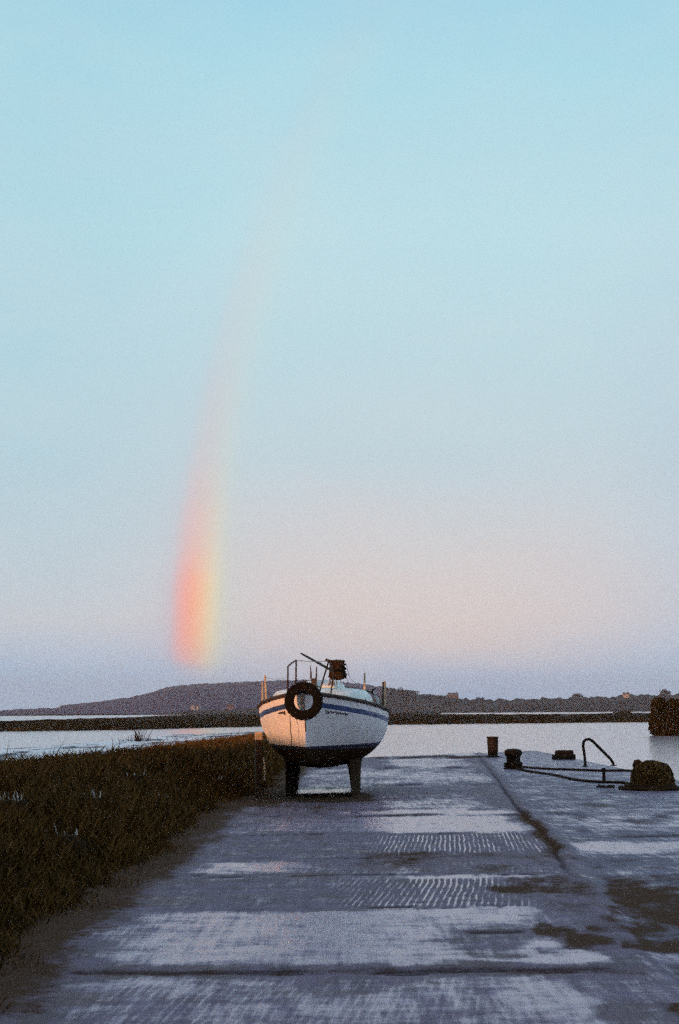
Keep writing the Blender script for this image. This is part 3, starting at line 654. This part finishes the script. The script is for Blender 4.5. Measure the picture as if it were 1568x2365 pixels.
def station(s):
    b_, zs, zk, ne = bdeck(s), sheer(s), keelz(s), nexp(s)
    wl = WL + 0.02 * s; lo = min(zk, wl - .02)
    zl = list(lo + (wl - lo) * (np.linspace(0, 1, 9) ** 1.6)) + list(np.linspace(wl, zs - .225, 10))[1:] + [zs - .18, zs - .135, zs - .06, zs]
    pts_ = []
    for z in zl:
        tau = np.clip((z - zk) / (zs - zk), 0, 1); x = b_ * (1 - (1 - tau) ** ne) ** (1 / ne)
        x = max(x, .012) if z > zk else x
        y = -L / 2 + s * L + .42 * (1 - tau) ** 1.2 * (1 - s) ** 3
        pts_.append((x, y, z))
    return pts_
st = [station(float(s)) for s in S]; nz = len(st[0])
V = []; Fs = []; Mi = []
for side in (1, -1):
    o0 = len(V)
    for q in st: V += [(side * x, y, z) for x, y, z in q]
    for i in range(len(S) - 1):
        for j in range(nz - 1):
            f = (o0 + i * nz + j, o0 + i * nz + j + 1, o0 + (i + 1) * nz + j + 1, o0 + (i + 1) * nz + j)
            Fs.append(f if side > 0 else f[::-1]); Mi.append(3 if j == 7 else 1 if j < 8 else (2 if 17 <= j <= 18 and S[i] > .05 else 0))
ns = len(S) * nz
for i in (len(S) - 1,):                                    # transom
    for j in range(nz - 1):
        Fs.append((i * nz + j, i * nz + j + 1, ns + i * nz + j + 1, ns + i * nz + j)); Mi.append(1 if j < 8 else 0)
for j in range(nz - 1): Fs.append((j, ns + j, ns + j + 1, j + 1)); Mi.append(1 if j < 8 else 0)   # stem face
for i in range(len(S) - 1): Fs.append((i * nz, (i + 1) * nz, ns + (i + 1) * nz, ns + i * nz)); Mi.append(1)
me = bpy.data.meshes.new('hull'); me.from_pydata(V, [], Fs); me.update(); me.polygons.foreach_set('material_index', Mi); me.polygons.foreach_set('use_smooth', [True] * len(Fs))
hull = link('hull', me, [M['hull_white'], M['antifoul'], M['hull_blue'], M['boot_top']], boat)
bmx = bmesh.new(); bmx.from_mesh(me); bmesh.ops.remove_doubles(bmx, verts=bmx.verts, dist=.0005); bmesh.ops.recalc_face_normals(bmx, faces=bmx.faces); bmx.to_mesh(me); bmx.free()
me.set_sharp_from_angle(angle=R(50))
# name lettering: small slanted script strokes on both bows, beside the tyre
def hullpt(s, z, side, out=.006):
    b_, zs, zk, ne = bdeck(s), sheer(s), keelz(s), nexp(s); tau = (z - zk) / (zs - zk); x = b_ * (1 - (1 - tau) ** ne) ** (1 / ne)
    y = -L / 2 + s * L + .42 * (1 - tau) ** 1.2 * (1 - s) ** 3; return Vector((side * (x + out), y - out * .5, z))
for side, s0, s1 in ((1, .075, .175), (-1, .085, .13)):
    q = MB(); k = 5 if side > 0 else 3
    for i in range(k):
        a = s0 + (s1 - s0) * i / k; dd = (s1 - s0) / k; zt = float(sheer(a)) - .235; ht = .085 if i == 0 else .06
        zt -= .0
        q.tube([hullpt(a + dd * .05, zt - .015, side), hullpt(a + dd * .32, zt - ht, side), hullpt(a + dd * .5, zt - .03, side), hullpt(a + dd * .72, zt - ht, side), hullpt(a + dd * .95, zt - ht * .5, side)], .0075, 5)
    q.build('name_lettering', M['ink'], hull)
# rub rail along the sheer
for side in (1, -1):
    q = MB(); P = []
    for s in S:
        s = float(s); P.append((side * (float(bdeck(s)) + .012), -L / 2 + s * L - (.03 if s == 0 else 0), float(sheer(s)) + .01))
    q.tube(P, [.036] * len(P), 8); q.build('rub_rail', M['rub_rail'], boat)
# deck
V = []; Fs = []
for i, s in enumerate(S):
    b_ = float(bdeck(s)); zs = float(sheer(s)); y = -L / 2 + s * L
    for k in range(7):
        x = -1 + k / 3; V.append((x * b_ * .99, y, zs - .01 + .06 * (1 - x * x)))
for i in range(len(S) - 1):
    for k in range(6): Fs.append((i * 7 + k, i * 7 + k + 1, (i + 1) * 7 + k + 1, (i + 1) * 7 + k))
me = bpy.data.meshes.new('deck'); me.from_pydata(V, [], Fs); me.update(); link('deck', me, M['deck'], boat)
# coachroof with sloping front, raised hatch and windows
def loft(secs, name, mt, par, closed_top=True):
    """secs: list of (y, halfwidth_bottom, halfwidth_top, zbottom, ztop, camber)"""
    V = []; Fs = []; n = 0
    for (y, wb, wt, z0, z1, cam_) in secs:
        ring = [(-wb, z0), (-wt - .02, z1 - .08), (-wt + .03, z1 - .02)] + [(-wt * .9 + wt * 1.8 * k / 8, z1 + cam_ * (1 - (-1 + k / 4) ** 2 * .9)) for k in range(9)] + [(wt - .03, z1 - .02), (wt + .02, z1 - .08), (wb, z0)]
        n = len(ring); V += [(x, y, z) for x, z in ring]
    for i in range(len(secs) - 1):
        for k in range(n - 1): Fs.append((i * n + k, i * n + k + 1, (i + 1) * n + k + 1, (i + 1) * n + k))
    Fs.append(tuple(range(n))); Fs.append(tuple(range((len(secs) - 1) * n, len(secs) * n))[::-1])
    me = bpy.data.meshes.new(name); me.from_pydata(V, [], Fs); me.update(); me.polygons.foreach_set('use_smooth', [True] * len(Fs)); me.set_sharp_from_angle(angle=R(35))
    return link(name, me, mt, par)
cabin = loft([(-1.75, .52, .40, 1.72, 1.80, .02), (-1.45, .70, .58, 1.70, 1.95, .05), (-1.1, .92, .80, 1.66, 2.00, .07), (-.3, 1.02, .93, 1.62, 2.03, .08), (.6, 1.0, .88, 1.6, 2.02, .08), (1.3, .98, .86, 1.58, 2.0, .07)], 'cabin', M['cabin'], boat)
loft([(-.75, .42, .34, 2.0, 2.10, .02), (-.55, .44, .38, 2.02, 2.20, .03), (.35, .44, .38, 2.02, 2.22, .03), (.45, .42, .36, 2.02, 2.20, .03)], 'hatch', M['cabin'], cabin)
for side in (1, -1):
    for y0_, y1_ in ((-.75, -.15), (.05, .65)):
        q = MB(); a = .945; q.add([(side * (a + .01), y0_, 1.74), (side * (a + .012), y1_, 1.74), (side * (a - .055), y1_ - .04, 1.88), (side * (a - .055), y0_ + .06, 1.88)], [(0, 1, 2, 3)])
        w_ = q.build('window', M['glass'], cabin, False); sm = w_.modifiers.new('solid', 'SOLIDIFY'); sm.thickness = .02; sm.offset = 0
q = MB(); q.tube([(-.12, -1.32, 2.02), (.12, -1.32, 2.02)], .012, 6); q.build('grab_rail', M['dark_tube'], cabin)
# bilge keels
for side in (1, -1):
    V = []; Fs = []; secs = [(.72, .15, 1.05), (.5, .098, 1.0), (.25, .066, .93), (.02, .048, .88)]; n = 12
    for (z, hw, hl) in secs:
        xc = side * (.60 + (.72 - z) * (.06)); 
        for k in range(n):
            a = 2 * math.pi * k / n; V.append((xc + math.cos(a) * hw * (1 if math.cos(a) * side > 0 else .9), .15 + math.sin(a) * hl, z))
    for i in range(3):
        for k in range(n): Fs.append((i * n + k, (i + 1) * n + k, (i + 1) * n + (k + 1) % n, i * n + (k + 1) % n))
    Fs.append(tuple(range(n))); Fs.append(tuple(range(3 * n, 4 * n))[::-1])
    me = bpy.data.meshes.new('keel'); me.from_pydata(V, [], Fs); me.update(); me.polygons.foreach_set('use_smooth', [True] * len(Fs)); me.set_sharp_from_angle(angle=R(50)); link('keel', me, M['antifoul'], boat)

inv = (Matrix.Translation((BX, BY, 0)) @ Matrix.Rotation(TH, 4, 'Z')).inverted()
def bl(px, py, Y): return inv @ at(px, py, Y)
# pulpit
pp = empty('pulpit', (0, 0, 0)); pp.parent = boat
def deckpt(px, s, side):   # a foot on the deck edge
    return Vector((side * float(bdeck(s)) * .9, -L / 2 + s * L, float(sheer(s)) + .01))
A0, A1 = bl(664, 1606, 26.1), bl(665, 1539, 26.0); B0, B1 = bl(683, 1600, 25.6), bl(684, 1525, 25.5)
C1, C0 = bl(759, 1527, 25.9), bl(737, 1600, 25.7); D1, D0 = bl(770, 1556, 26.6), bl(763, 1611, 26.3)
q = MB(); q.tube([A0, A1], .0155, 8); q.tube([B0, B1], .0155, 8); q.tube([A1, A1.lerp(B1, .5) + Vector((0, 0, .01)), B1], .0145, 8); q.build('pulpit_frame', M['dark_tube'], pp)
q = MB(); q.tube([C0, C0.lerp(C1, .5), C1], .0145, 8); q.tube([D0, D0.lerp(D1, .5), D1], .0145, 8); q.tube([C1, C1.lerp(D1, .25) + Vector((0, 0, .02)), D1 + Vector((0, 0, .08)), D1], .014, 8); q.build('pulpit_leg', M['dark_tube'], pp)
q = MB(); q.tube([B1, B1.lerp(C1, .33) - Vector((0, 0, .012)), B1.lerp(C1, .66) - Vector((0, 0, .014)), C1], .0075, 6); q.build('top_rail', M['steel'], pp)
# stanchions (weathered, catching the sun) and thin guard wires
tops = []
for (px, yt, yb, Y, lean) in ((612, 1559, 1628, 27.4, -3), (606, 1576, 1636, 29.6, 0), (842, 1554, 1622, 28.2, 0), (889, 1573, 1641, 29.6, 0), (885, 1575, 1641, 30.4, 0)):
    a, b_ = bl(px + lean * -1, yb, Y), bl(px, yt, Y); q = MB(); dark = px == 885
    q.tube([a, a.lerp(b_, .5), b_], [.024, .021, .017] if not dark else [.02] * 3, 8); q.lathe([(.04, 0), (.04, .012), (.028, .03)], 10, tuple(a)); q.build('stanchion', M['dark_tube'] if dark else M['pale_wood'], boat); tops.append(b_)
def sag(a, b_, d, n=8): return [a.lerp(b_, k / n) - Vector((0, 0, d * 4 * (k / n) * (1 - k / n))) for k in range(n + 1)]
for a, b_ in ((A1 - Vector((0, 0, .2)), tops[0] - Vector((0, 0, .05))), (tops[0] - Vector((0, 0, .05)), tops[1] - Vector((0, 0, .06)))): q = MB(); q.tube(sag(a, b_, .03), .003, 4); q.build('guard_wire', M['thin_rope'], boat)
# stern rail: long dark rail dropping to the quarter, with its struts
ra = [bl(768, 1584, 28.6), bl(800, 1588, 29.0), bl(842, 1595, 29.6), bl(858, 1598, 30.2), bl(874, 1618, 31.0), bl(884, 1642, 31.4)]
q = MB(); q.tube(ra, .022, 8); q.tube([bl(858, 1598, 30.2), bl(862, 1590, 30.2)], .016, 6); q.tube([bl(868, 1588, 30.2), bl(858, 1600, 30.2)], .014, 6); q.build('stern_rail', M['dark_tube'], boat)
q = MB(); q.tube([bl(862, 1600, 30.4), bl(872, 1615, 30.6), bl(878, 1642, 30.8)], .028, 8); q.build('rail_strut', M['cabin'], boat)
# forked mast crutch on the hatch
c0 = bl(725, 1572, 27.6); q = MB(); q.box((c0.x, c0.y, c0.z - .03), (.10, .10, .15)); q.box((c0.x, c0.y, c0.z - .14), (.13, .13, .10))
q.tube([bl(718, 1568, 27.6), bl(718, 1552, 27.6), bl(716.5, 1537, 27.6)], [.022, .016, .008], 6); q.tube([bl(730, 1568, 27.6), bl(731, 1552, 27.6), bl(731, 1540, 27.6)], [.018, .014, .012], 6)
q.build('mast_crutch', M['rub_rail'], boat)

# spar laid over the bow rail and the wrapped bundle at its end
s0, s1 = at(695, 1509, 25.2), at(776, 1554, 27.6)
q = MB(); q.tube([s0, s0.lerp(s1, .15), s0.lerp(s1, .6), s1], [.014, .019, .024, .024], 10)
tag(q.build('spar', M['rub_rail']), 'slender dark wooden spar slanting up over the bow rail', 'spar')
bc = at(781, 1547, 27.5)
bmb = bmesh.new(); bmesh.ops.create_cube(bmb, size=1); bmesh.ops.subdivide_edges(bmb, edges=bmb.edges, cuts=9, use_grid_fill=True)
for v_ in bmb.verts:
    c_ = v_.co; n_ = c_.normalized() * .62; c_ = c_.lerp(n_, .35)
    k = vnoise(np.array([c_.x * 6 + 9]), np.array([c_.z * 6 + c_.y * 5 + 20]), 4)[0] - .5
    wz = 1 + .25 * math.sin(c_.z * 16) * .35
    v_.co = Vector((c_.x * (.20 + .05 * (c_.z < -.1)) * wz * (1 + k * 1.3 + .12 * (c_.z > .1)), c_.y * .24 * (1 + k * .5), c_.z * .35 * (1 + k * .3)))
    v_.co.x += -v_.co.z * -.0 - v_.co.z * .12
me = bpy.data.meshes.new('sail_bundle'); bmb.to_mesh(me); bmb.free(); me.polygons.foreach_set('use_smooth', [True] * len(me.polygons))
bund = empty('sail_bundle', (bc.x, bc.y, bc.z), 0, 'dark rolled canvas bundle lashed to the lower end of the spar', 'sail bundle')
link('canvas', me, M['canvas'], bund)
q = MB()
for z in (-.09, .02, .10):
    q.tube([(math.cos(a) * .158 - z * .12, math.sin(a) * .145, z + .02 * math.sin(a)) for a in np.linspace(0, 2 * math.pi, 17)[:-1]], .010, 5, closed=True)
q.build('lashing', M['rope'], bund)
q = MB()
for i in range(9):
    x = random.uniform(-.16, .1); q.tube([(x, random.uniform(-.1, .05), -.14), (x + random.uniform(-.04, .04), 0, -.22), (x + random.uniform(-.06, .06), 0, -.30)], .008, 4)
q.build('loose_end', M['thin_rope'], bund)
q = MB(); q.tube([(-.24, 0, .20), (-.17, -.02, .16), (-.08, 0, .15)], [.025, .035, .04], 8); q.build('fold', M['canvas'], bund)
q = MB(); q.tube([at(794, 1529, 27.6), at(800, 1534, 27.6), at(803, 1550, 27.7), at(808, 1566, 27.8), at(820, 1577, 28.0), at(824, 1587, 28.4)], .004, 5)
q.tube([at(791, 1530, 27.6), at(796, 1540, 27.6), at(799, 1562, 27.7), at(806, 1580, 28.2)], .004, 5)
tag(q.build('loose_line', M['thin_rope']), 'thin loose line looping from the canvas bundle down to the cabin top', 'rope')

# tyre hung over the stem
tc_ = at(701, 1619, 24.93)
tyre = empty('tyre', tuple(tc_), 0, 'black car tyre hung as a fender over the bow of the boat', 'tyre')
V = []; Fs = []; n = 96
prof = [(.172, -.055), (.168, -.085), (.190, -.100), (.240, -.106), (.285, -.100), (.318, -.088), (.332, -.070), (.338, -.030), (.339, 0), (.338, .030), (.332, .070), (.318, .088), (.285, .100), (.240, .106), (.190, .100), (.168, .085), (.172, .055), (.20, .06), (.29, .05), (.305, 0), (.29, -.05), (.20, -.06)]
k = len(prof)
for i in range(n):
    a = 2 * math.pi * i / n
    for j, (r_, y) in enumerate(prof):
        rr = r_ - (.010 if (5 < j < 11 and i % 4 == 0) else 0) - (.006 if j in (7, 9) else 0); V.append((math.cos(a) * rr, y, math.sin(a) * rr))
for i in range(n):
    for j in range(k): Fs.append((i * k + j, ((i + 1) % n) * k + j, ((i + 1) % n) * k + (j + 1) % k, i * k + (j + 1) % k))
me = bpy.data.meshes.new('tyre_carcass'); me.from_pydata(V, [], Fs); me.update(); me.polygons.foreach_set('use_smooth', [True] * len(Fs)); me.set_sharp_from_angle(angle=R(35)); link('tyre_carcass', me, M['rubber'], tyre)
q = MB(); q.tube([(0, -.09, .20), (.0, -.115, .27), (0, -.1, .33), (.01, 0, .355), (.03, .16, .30), (.05, .4, .22)], .006, 6); q.tube([(.02, -.09, .2), (.025, -.115, .27), (.03, -.1, .33), (.04, 0, .352), (.06, .16, .30), (.08, .4, .22)], .006, 6)
tag(q.build('tyre_lashing', M['rope'], loc=tuple(tc_)), 'short rope loop tying the tyre to the bow', 'rope')
# dark line hanging down the sunlit bow, left of the stem
q = MB(); q.tube([at(669, 1652, 25.35), at(671, 1672, 25.33), at(671, 1690, 25.38), at(674, 1704, 25.5), at(672.5, 1716, 25.6), at(672, 1726, 25.7)], .0085, 6)
tag(q.build('hanging_line', M['rub_rail']), 'dark thin line hanging down the sunlit side of the bow', 'rope')
q = MB(); q.tube([at(704, 1655, 25.0), at(705, 1672, 25.1), at(706, 1690, 25.17)], .010, 6)
tag(q.build('stem_line', M['rub_rail']), 'short dark rope end hanging below the tyre along the stem', 'rope')

# ------------------------------------------------------------------ posts beside the boat
p0 = at(597, 1690, 27.7); gz = 0.0
post = empty('mooring_post', (p0.x, p0.y, gz), .25, 'square wooden post in the grass left of the boat, its top sunlit', 'post')
q = MB(); q.box((0, 0, (p0.z - .16) / 2), (.115, .115, p0.z - .16)); q.build('shaft', M['rub_rail'], post, False, .008)  # shaft in a darker colour to paint in the shade on it
q = MB(); q.box((0, 0, p0.z - .08), (.135, .135, .155), taper=.95); q.build('post_lit_top', M['pale_wood'], post, False, .008)  # same post, upper end paler: sunlight painted into the colour
a = at(609, 1748, 27.0); b_ = at(611, 1772, 27.0)
q = MB(); q.tube([b_ - Vector((0, 0, .25)), b_, a], [.014, .018, .013], 6); tag(q.build('stake', M['pale_stalk']), 'thin pale stake standing in the grass under the left side of the hull', 'stake')

# ------------------------------------------------------------------ bollards
x, y = G(1138.5, 1748, -.035)
bo = empty('bollard', (x, y, -.04), 0, 'straight-sided rusty bollard standing near the far edge of the quay', 'bollard', 'iron bollards on the quay')
q = MB(); q.lathe([(.175, 0), (.178, .1), (.188, .35), (.198, .60), (.20, .66)], 28); q.build('shaft', M['rust'], bo)
q = MB(); q.lathe([(.20, .662), (.217, .668), (.217, .70), (.20, .715), (.05, .72)], 28); q.build('cap', M['rust'], bo)
q = MB(); q.lathe([(.26, 0), (.26, .03), (.18, .045)], 28); q.build('base_plate', M['rust'], bo)
x, y = G(1186, 1776, -.035)
bo = empty('bollard', (x, y, -.04), 0, 'squat round-topped rusty bollard with thick ropes made fast to it', 'bollard', 'iron bollards on the quay')
q = MB(); q.lathe([(.22, 0), (.205, .05), (.195, .2), (.20, .34), (.235, .40)], 28); q.build('shaft', M['rust'], bo)
q = MB(); q.lathe([(.237, .402), (.25, .42), (.25, .49), (.225, .54), (.15, .565), (.03, .575)], 28); q.build('cap', M['rust'], bo)
q = MB(); q.lathe([(.30, 0), (.29, .04), (.22, .06)], 28); q.build('base_plate', M['rust'], bo)
q = MB()
for z in (.09, .16): q.tube([(math.cos(a) * .235, math.sin(a) * .235, z + .015 * math.sin(a * 2)) for a in np.linspace(0, 2 * math.pi, 20)[:-1]], .034, 8, closed=True)
o = q.build('rope_turns', M['rope'], loc=(x, y, -.04)); tag(o, 'two turns of thick rope round the squat bollard', 'rope')

def groundrope(pts_, r_, label, zoff=0.0, seed=0):
    P = []
    for (px, py) in pts_:
        gx, gy = G(px, py, -.01); P.append(Vector((gx, gy, -.035 + r_ + zoff)))
    Q = []
    for i in range(len(P) - 1):
        for k in range(8):
            t_ = k / 8; a, b_ = P[i], P[i + 1]; pr, nx = P[max(i - 1, 0)], P[min(i + 2, len(P) - 1)]
            Q.append(.5 * ((2 * a) + (b_ - pr) * t_ + (2 * pr - 5 * a + 4 * b_ - nx) * t_ ** 2 + (3 * a - pr - 3 * b_ + nx) * t_ ** 3))
    Q.append(P[-1]); mb = MB(); mb.tube(Q, r_, 8); return tag(mb.build('mooring_rope', M['rope']), label, 'rope', 'thick mooring ropes on the quay')
groundrope([(1196, 1769), (1222, 1773), (1275, 1776), (1330, 1778), (1390, 1780), (1462, 1781), (1480, 1800)], .030, 'upper of the two thick ropes running from the squat bollard to the net heap')
groundrope([(1192, 1775), (1225, 1782), (1280, 1790), (1330, 1801), (1385, 1806), (1440, 1808), (1470, 1815)], .030, 'lower of the two thick ropes running from the squat bollard to the net heap')
x, y = G(1395, 1803, -.035); st_ = empty('iron_stub', (x, y, -.04), 0, 'short upright iron stub standing between the two thick ropes', 'iron stub')
q = MB(); q.lathe([(.04, 0), (.036, .22), (.03, .25)], 12); q.build('shaft', M['rust'], st_); q = MB(); q.lathe([(.03, .251), (.055, .258), (.05, .29), (.02, .30)], 12); q.build('cap', M['rust'], st_)

# low block at the far corner
x, y = G(1302, 1754, -.035); q = MB()
V = [(-.36, -.2, 0), (.36, -.2, 0), (.36, .2, 0), (-.36, .2, 0), (-.30, -.17, .21), (.22, -.17, .25), (.24, .16, .25), (-.30, .16, .21), (.33, -.17, .10), (.33, .16, .10)]
blk = empty('timber_block', (x, y, -.04), .1, 'low dark timber block lying at the far right corner of the quay', 'timber block')
q.box((0, 0, .09), (.74, .36, .175)); q.build('lower_baulk', M['rust'], blk, False, .03)
q = MB(); q.box((.02, .0, .245), (.60, .30, .13), taper=.93); q.build('upper_baulk', M['rust'], blk, False, .03)

# ladder hand rail: bent tube
P = [G(1352, 1770, -.035), G(1417, 1768, -.035)]
a = Vector((P[0][0], P[0][1], -.05)); e_ = Vector((P[1][0], P[1][1], -.05)); Yh = P[0][1]
pts_ = [a, at(1350, 1745, Yh), at(1346.5, 1722, Yh), at(1348, 1713, Yh), at(1353, 1708, Yh), at(1361, 1707, Yh), at(1369, 1712, Yh), at(1390, 1733, (Yh + P[1][1]) / 2), at(1411, 1754, P[1][1]), at(1415, 1760, P[1][1]), e_]
hr = empty('ladder_rail', (a.x, a.y, -.04), 0, 'rusty bent tube hand rail rising from the right edge of the quay', 'hand rail')
q = MB(); q.tube([p_ - Vector((a.x, a.y, -.04)) for p_ in pts_], .042, 10); q.build('bent_tube', M['rust'], hr)
for p_ in (a, e_):
    q = MB(); q.lathe([(.10, 0), (.10, .02), (.05, .03)], 14, (p_.x - a.x, p_.y - a.y, 0)); q.build('foot_plate', M['rust'], hr)

# heap of old netting at the right edge of the quay
gx, gy = G(1516, 1826, -.035); gy += .35
heap = empty('net_heap', (gx, gy, -.04), 0, 'dark rounded heap of old netting and rope at the right edge of the quay', 'net heap')
nr_, nc_ = 40, 90; V = []; Fs = []
for i in range(nr_):
    th = (i / (nr_ - 1)) * math.pi / 2
    for j in range(nc_):
        ph = 2 * math.pi * j / nc_; k = float(fbm(np.array([math.cos(ph) * 3 + 9]), np.array([math.sin(ph) * 3 + th * 4 + 5]), 8, 4)[0]) - .5
        ex = .62; rr = .435 * math.cos(th) ** ex; zz = .585 * math.sin(th) ** .85
        k2 = float(fbm(np.array([math.cos(ph) * 11 + 9]), np.array([math.sin(ph) * 11 + th * 14 + 5]), 18, 3)[0]) - .5
        flare = 1 + .33 * max(0, 1 - th / .3) ** 2 * (1.3 if math.cos(ph) < 0 else .5)
        V.append((math.cos(ph) * rr * flare * (1 + k * .22 + k2 * .12), math.sin(ph) * rr * .95 * flare * (1 + k * .22 + k2 * .12), zz * (1 + k * .12 + k2 * .1)))
for i in range(nr_ - 1):
    for j in range(nc_): Fs.append((i * nc_ + j, i * nc_ + (j + 1) % nc_, (i + 1) * nc_ + (j + 1) % nc_, (i + 1) * nc_ + j))
me = bpy.data.meshes.new('netting'); me.from_pydata(V, [], Fs); me.update(); me.polygons.foreach_set('use_smooth', [True] * len(Fs)); link('netting', me, M['net'], heap)
q = MB()
for kk in range(44):
    ph0 = random.uniform(0, 6.3); P = []; th0 = random.uniform(.05, 1.1); sp = random.uniform(.5, 1.6)
    for i in range(12):
        th = th0 + .25 * math.sin(i * .6 + kk); th = max(.02, min(1.5, th)); ph = ph0 + i / 11 * sp; rr = .46 * math.cos(th) ** .62
        P.append((math.cos(ph) * rr, math.sin(ph) * rr * .97, .60 * math.sin(th) ** .85 + .005))
    q.tube(P, random.uniform(.008, .016), 5)
q.build('net_rope', M['net_cord'], heap)
q = MB(); q.tube([(-.30, 0, .38), (-.36, 0, .50), (-.335, 0, .585), (-.27, 0, .60), (-.22, 0, .52)], [.05, .05, .045, .035, .03], 8); q.build('knot', M['rope'], heap)
q = MB()
for zz, rr in ((.04, .60), (.09, .55), (.04, .68)):
    q.tube([(math.cos(a_) * rr * (1.0 if math.cos(a_) < 0 else .78) + .0, math.sin(a_) * rr * .8, zz + .01 * math.sin(5 * a_)) for a_ in np.linspace(0, 2 * math.pi, 30)[:-1]], .036, 7, closed=True)
q.build('rope_coil', M['rope'], heap)
x, y = G(1398, 1819, -.035); q = MB()
for i in range(24):
    a_ = random.uniform(0, 6.3); r1 = random.uniform(.02, .2); q.tube([(math.cos(a_) * r1, math.sin(a_) * r1 * 1.5, .015), (math.cos(a_ + .6) * r1 * 1.1, math.sin(a_ + .6) * r1 * 1.6, random.uniform(.02, .06)), (math.cos(a_ + 1.2) * r1, math.sin(a_ + 1.2) * r1 * 1.4, .012)], .012, 4)
tag(q.build('rope_scrap', M['rope'], loc=(x, y, -.035)), 'small flat tangle of old rope on the concrete beside the net heap', 'rope tangle')

# ------------------------------------------------------------------ air
hz = MB(); hz.box((0, 1900, 44), (8800, 5400, 98))
m = bpy.data.materials.new('air'); m.use_nodes = True; nt = m.node_tree; nt.nodes.clear()
pv = nt.nodes.new('ShaderNodeVolumePrincipled'); pv.inputs['Density'].default_value = 0.00015; pv.inputs['Color'].default_value = (0.86, 0.88, 0.97, 1); pv.inputs['Anisotropy'].default_value = 0.2
oo = nt.nodes.new('ShaderNodeOutputMaterial'); nt.links.new(pv.outputs[0], oo.inputs['Volume'])
tag(hz.build('haze', m, smooth=False), kind='stuff')
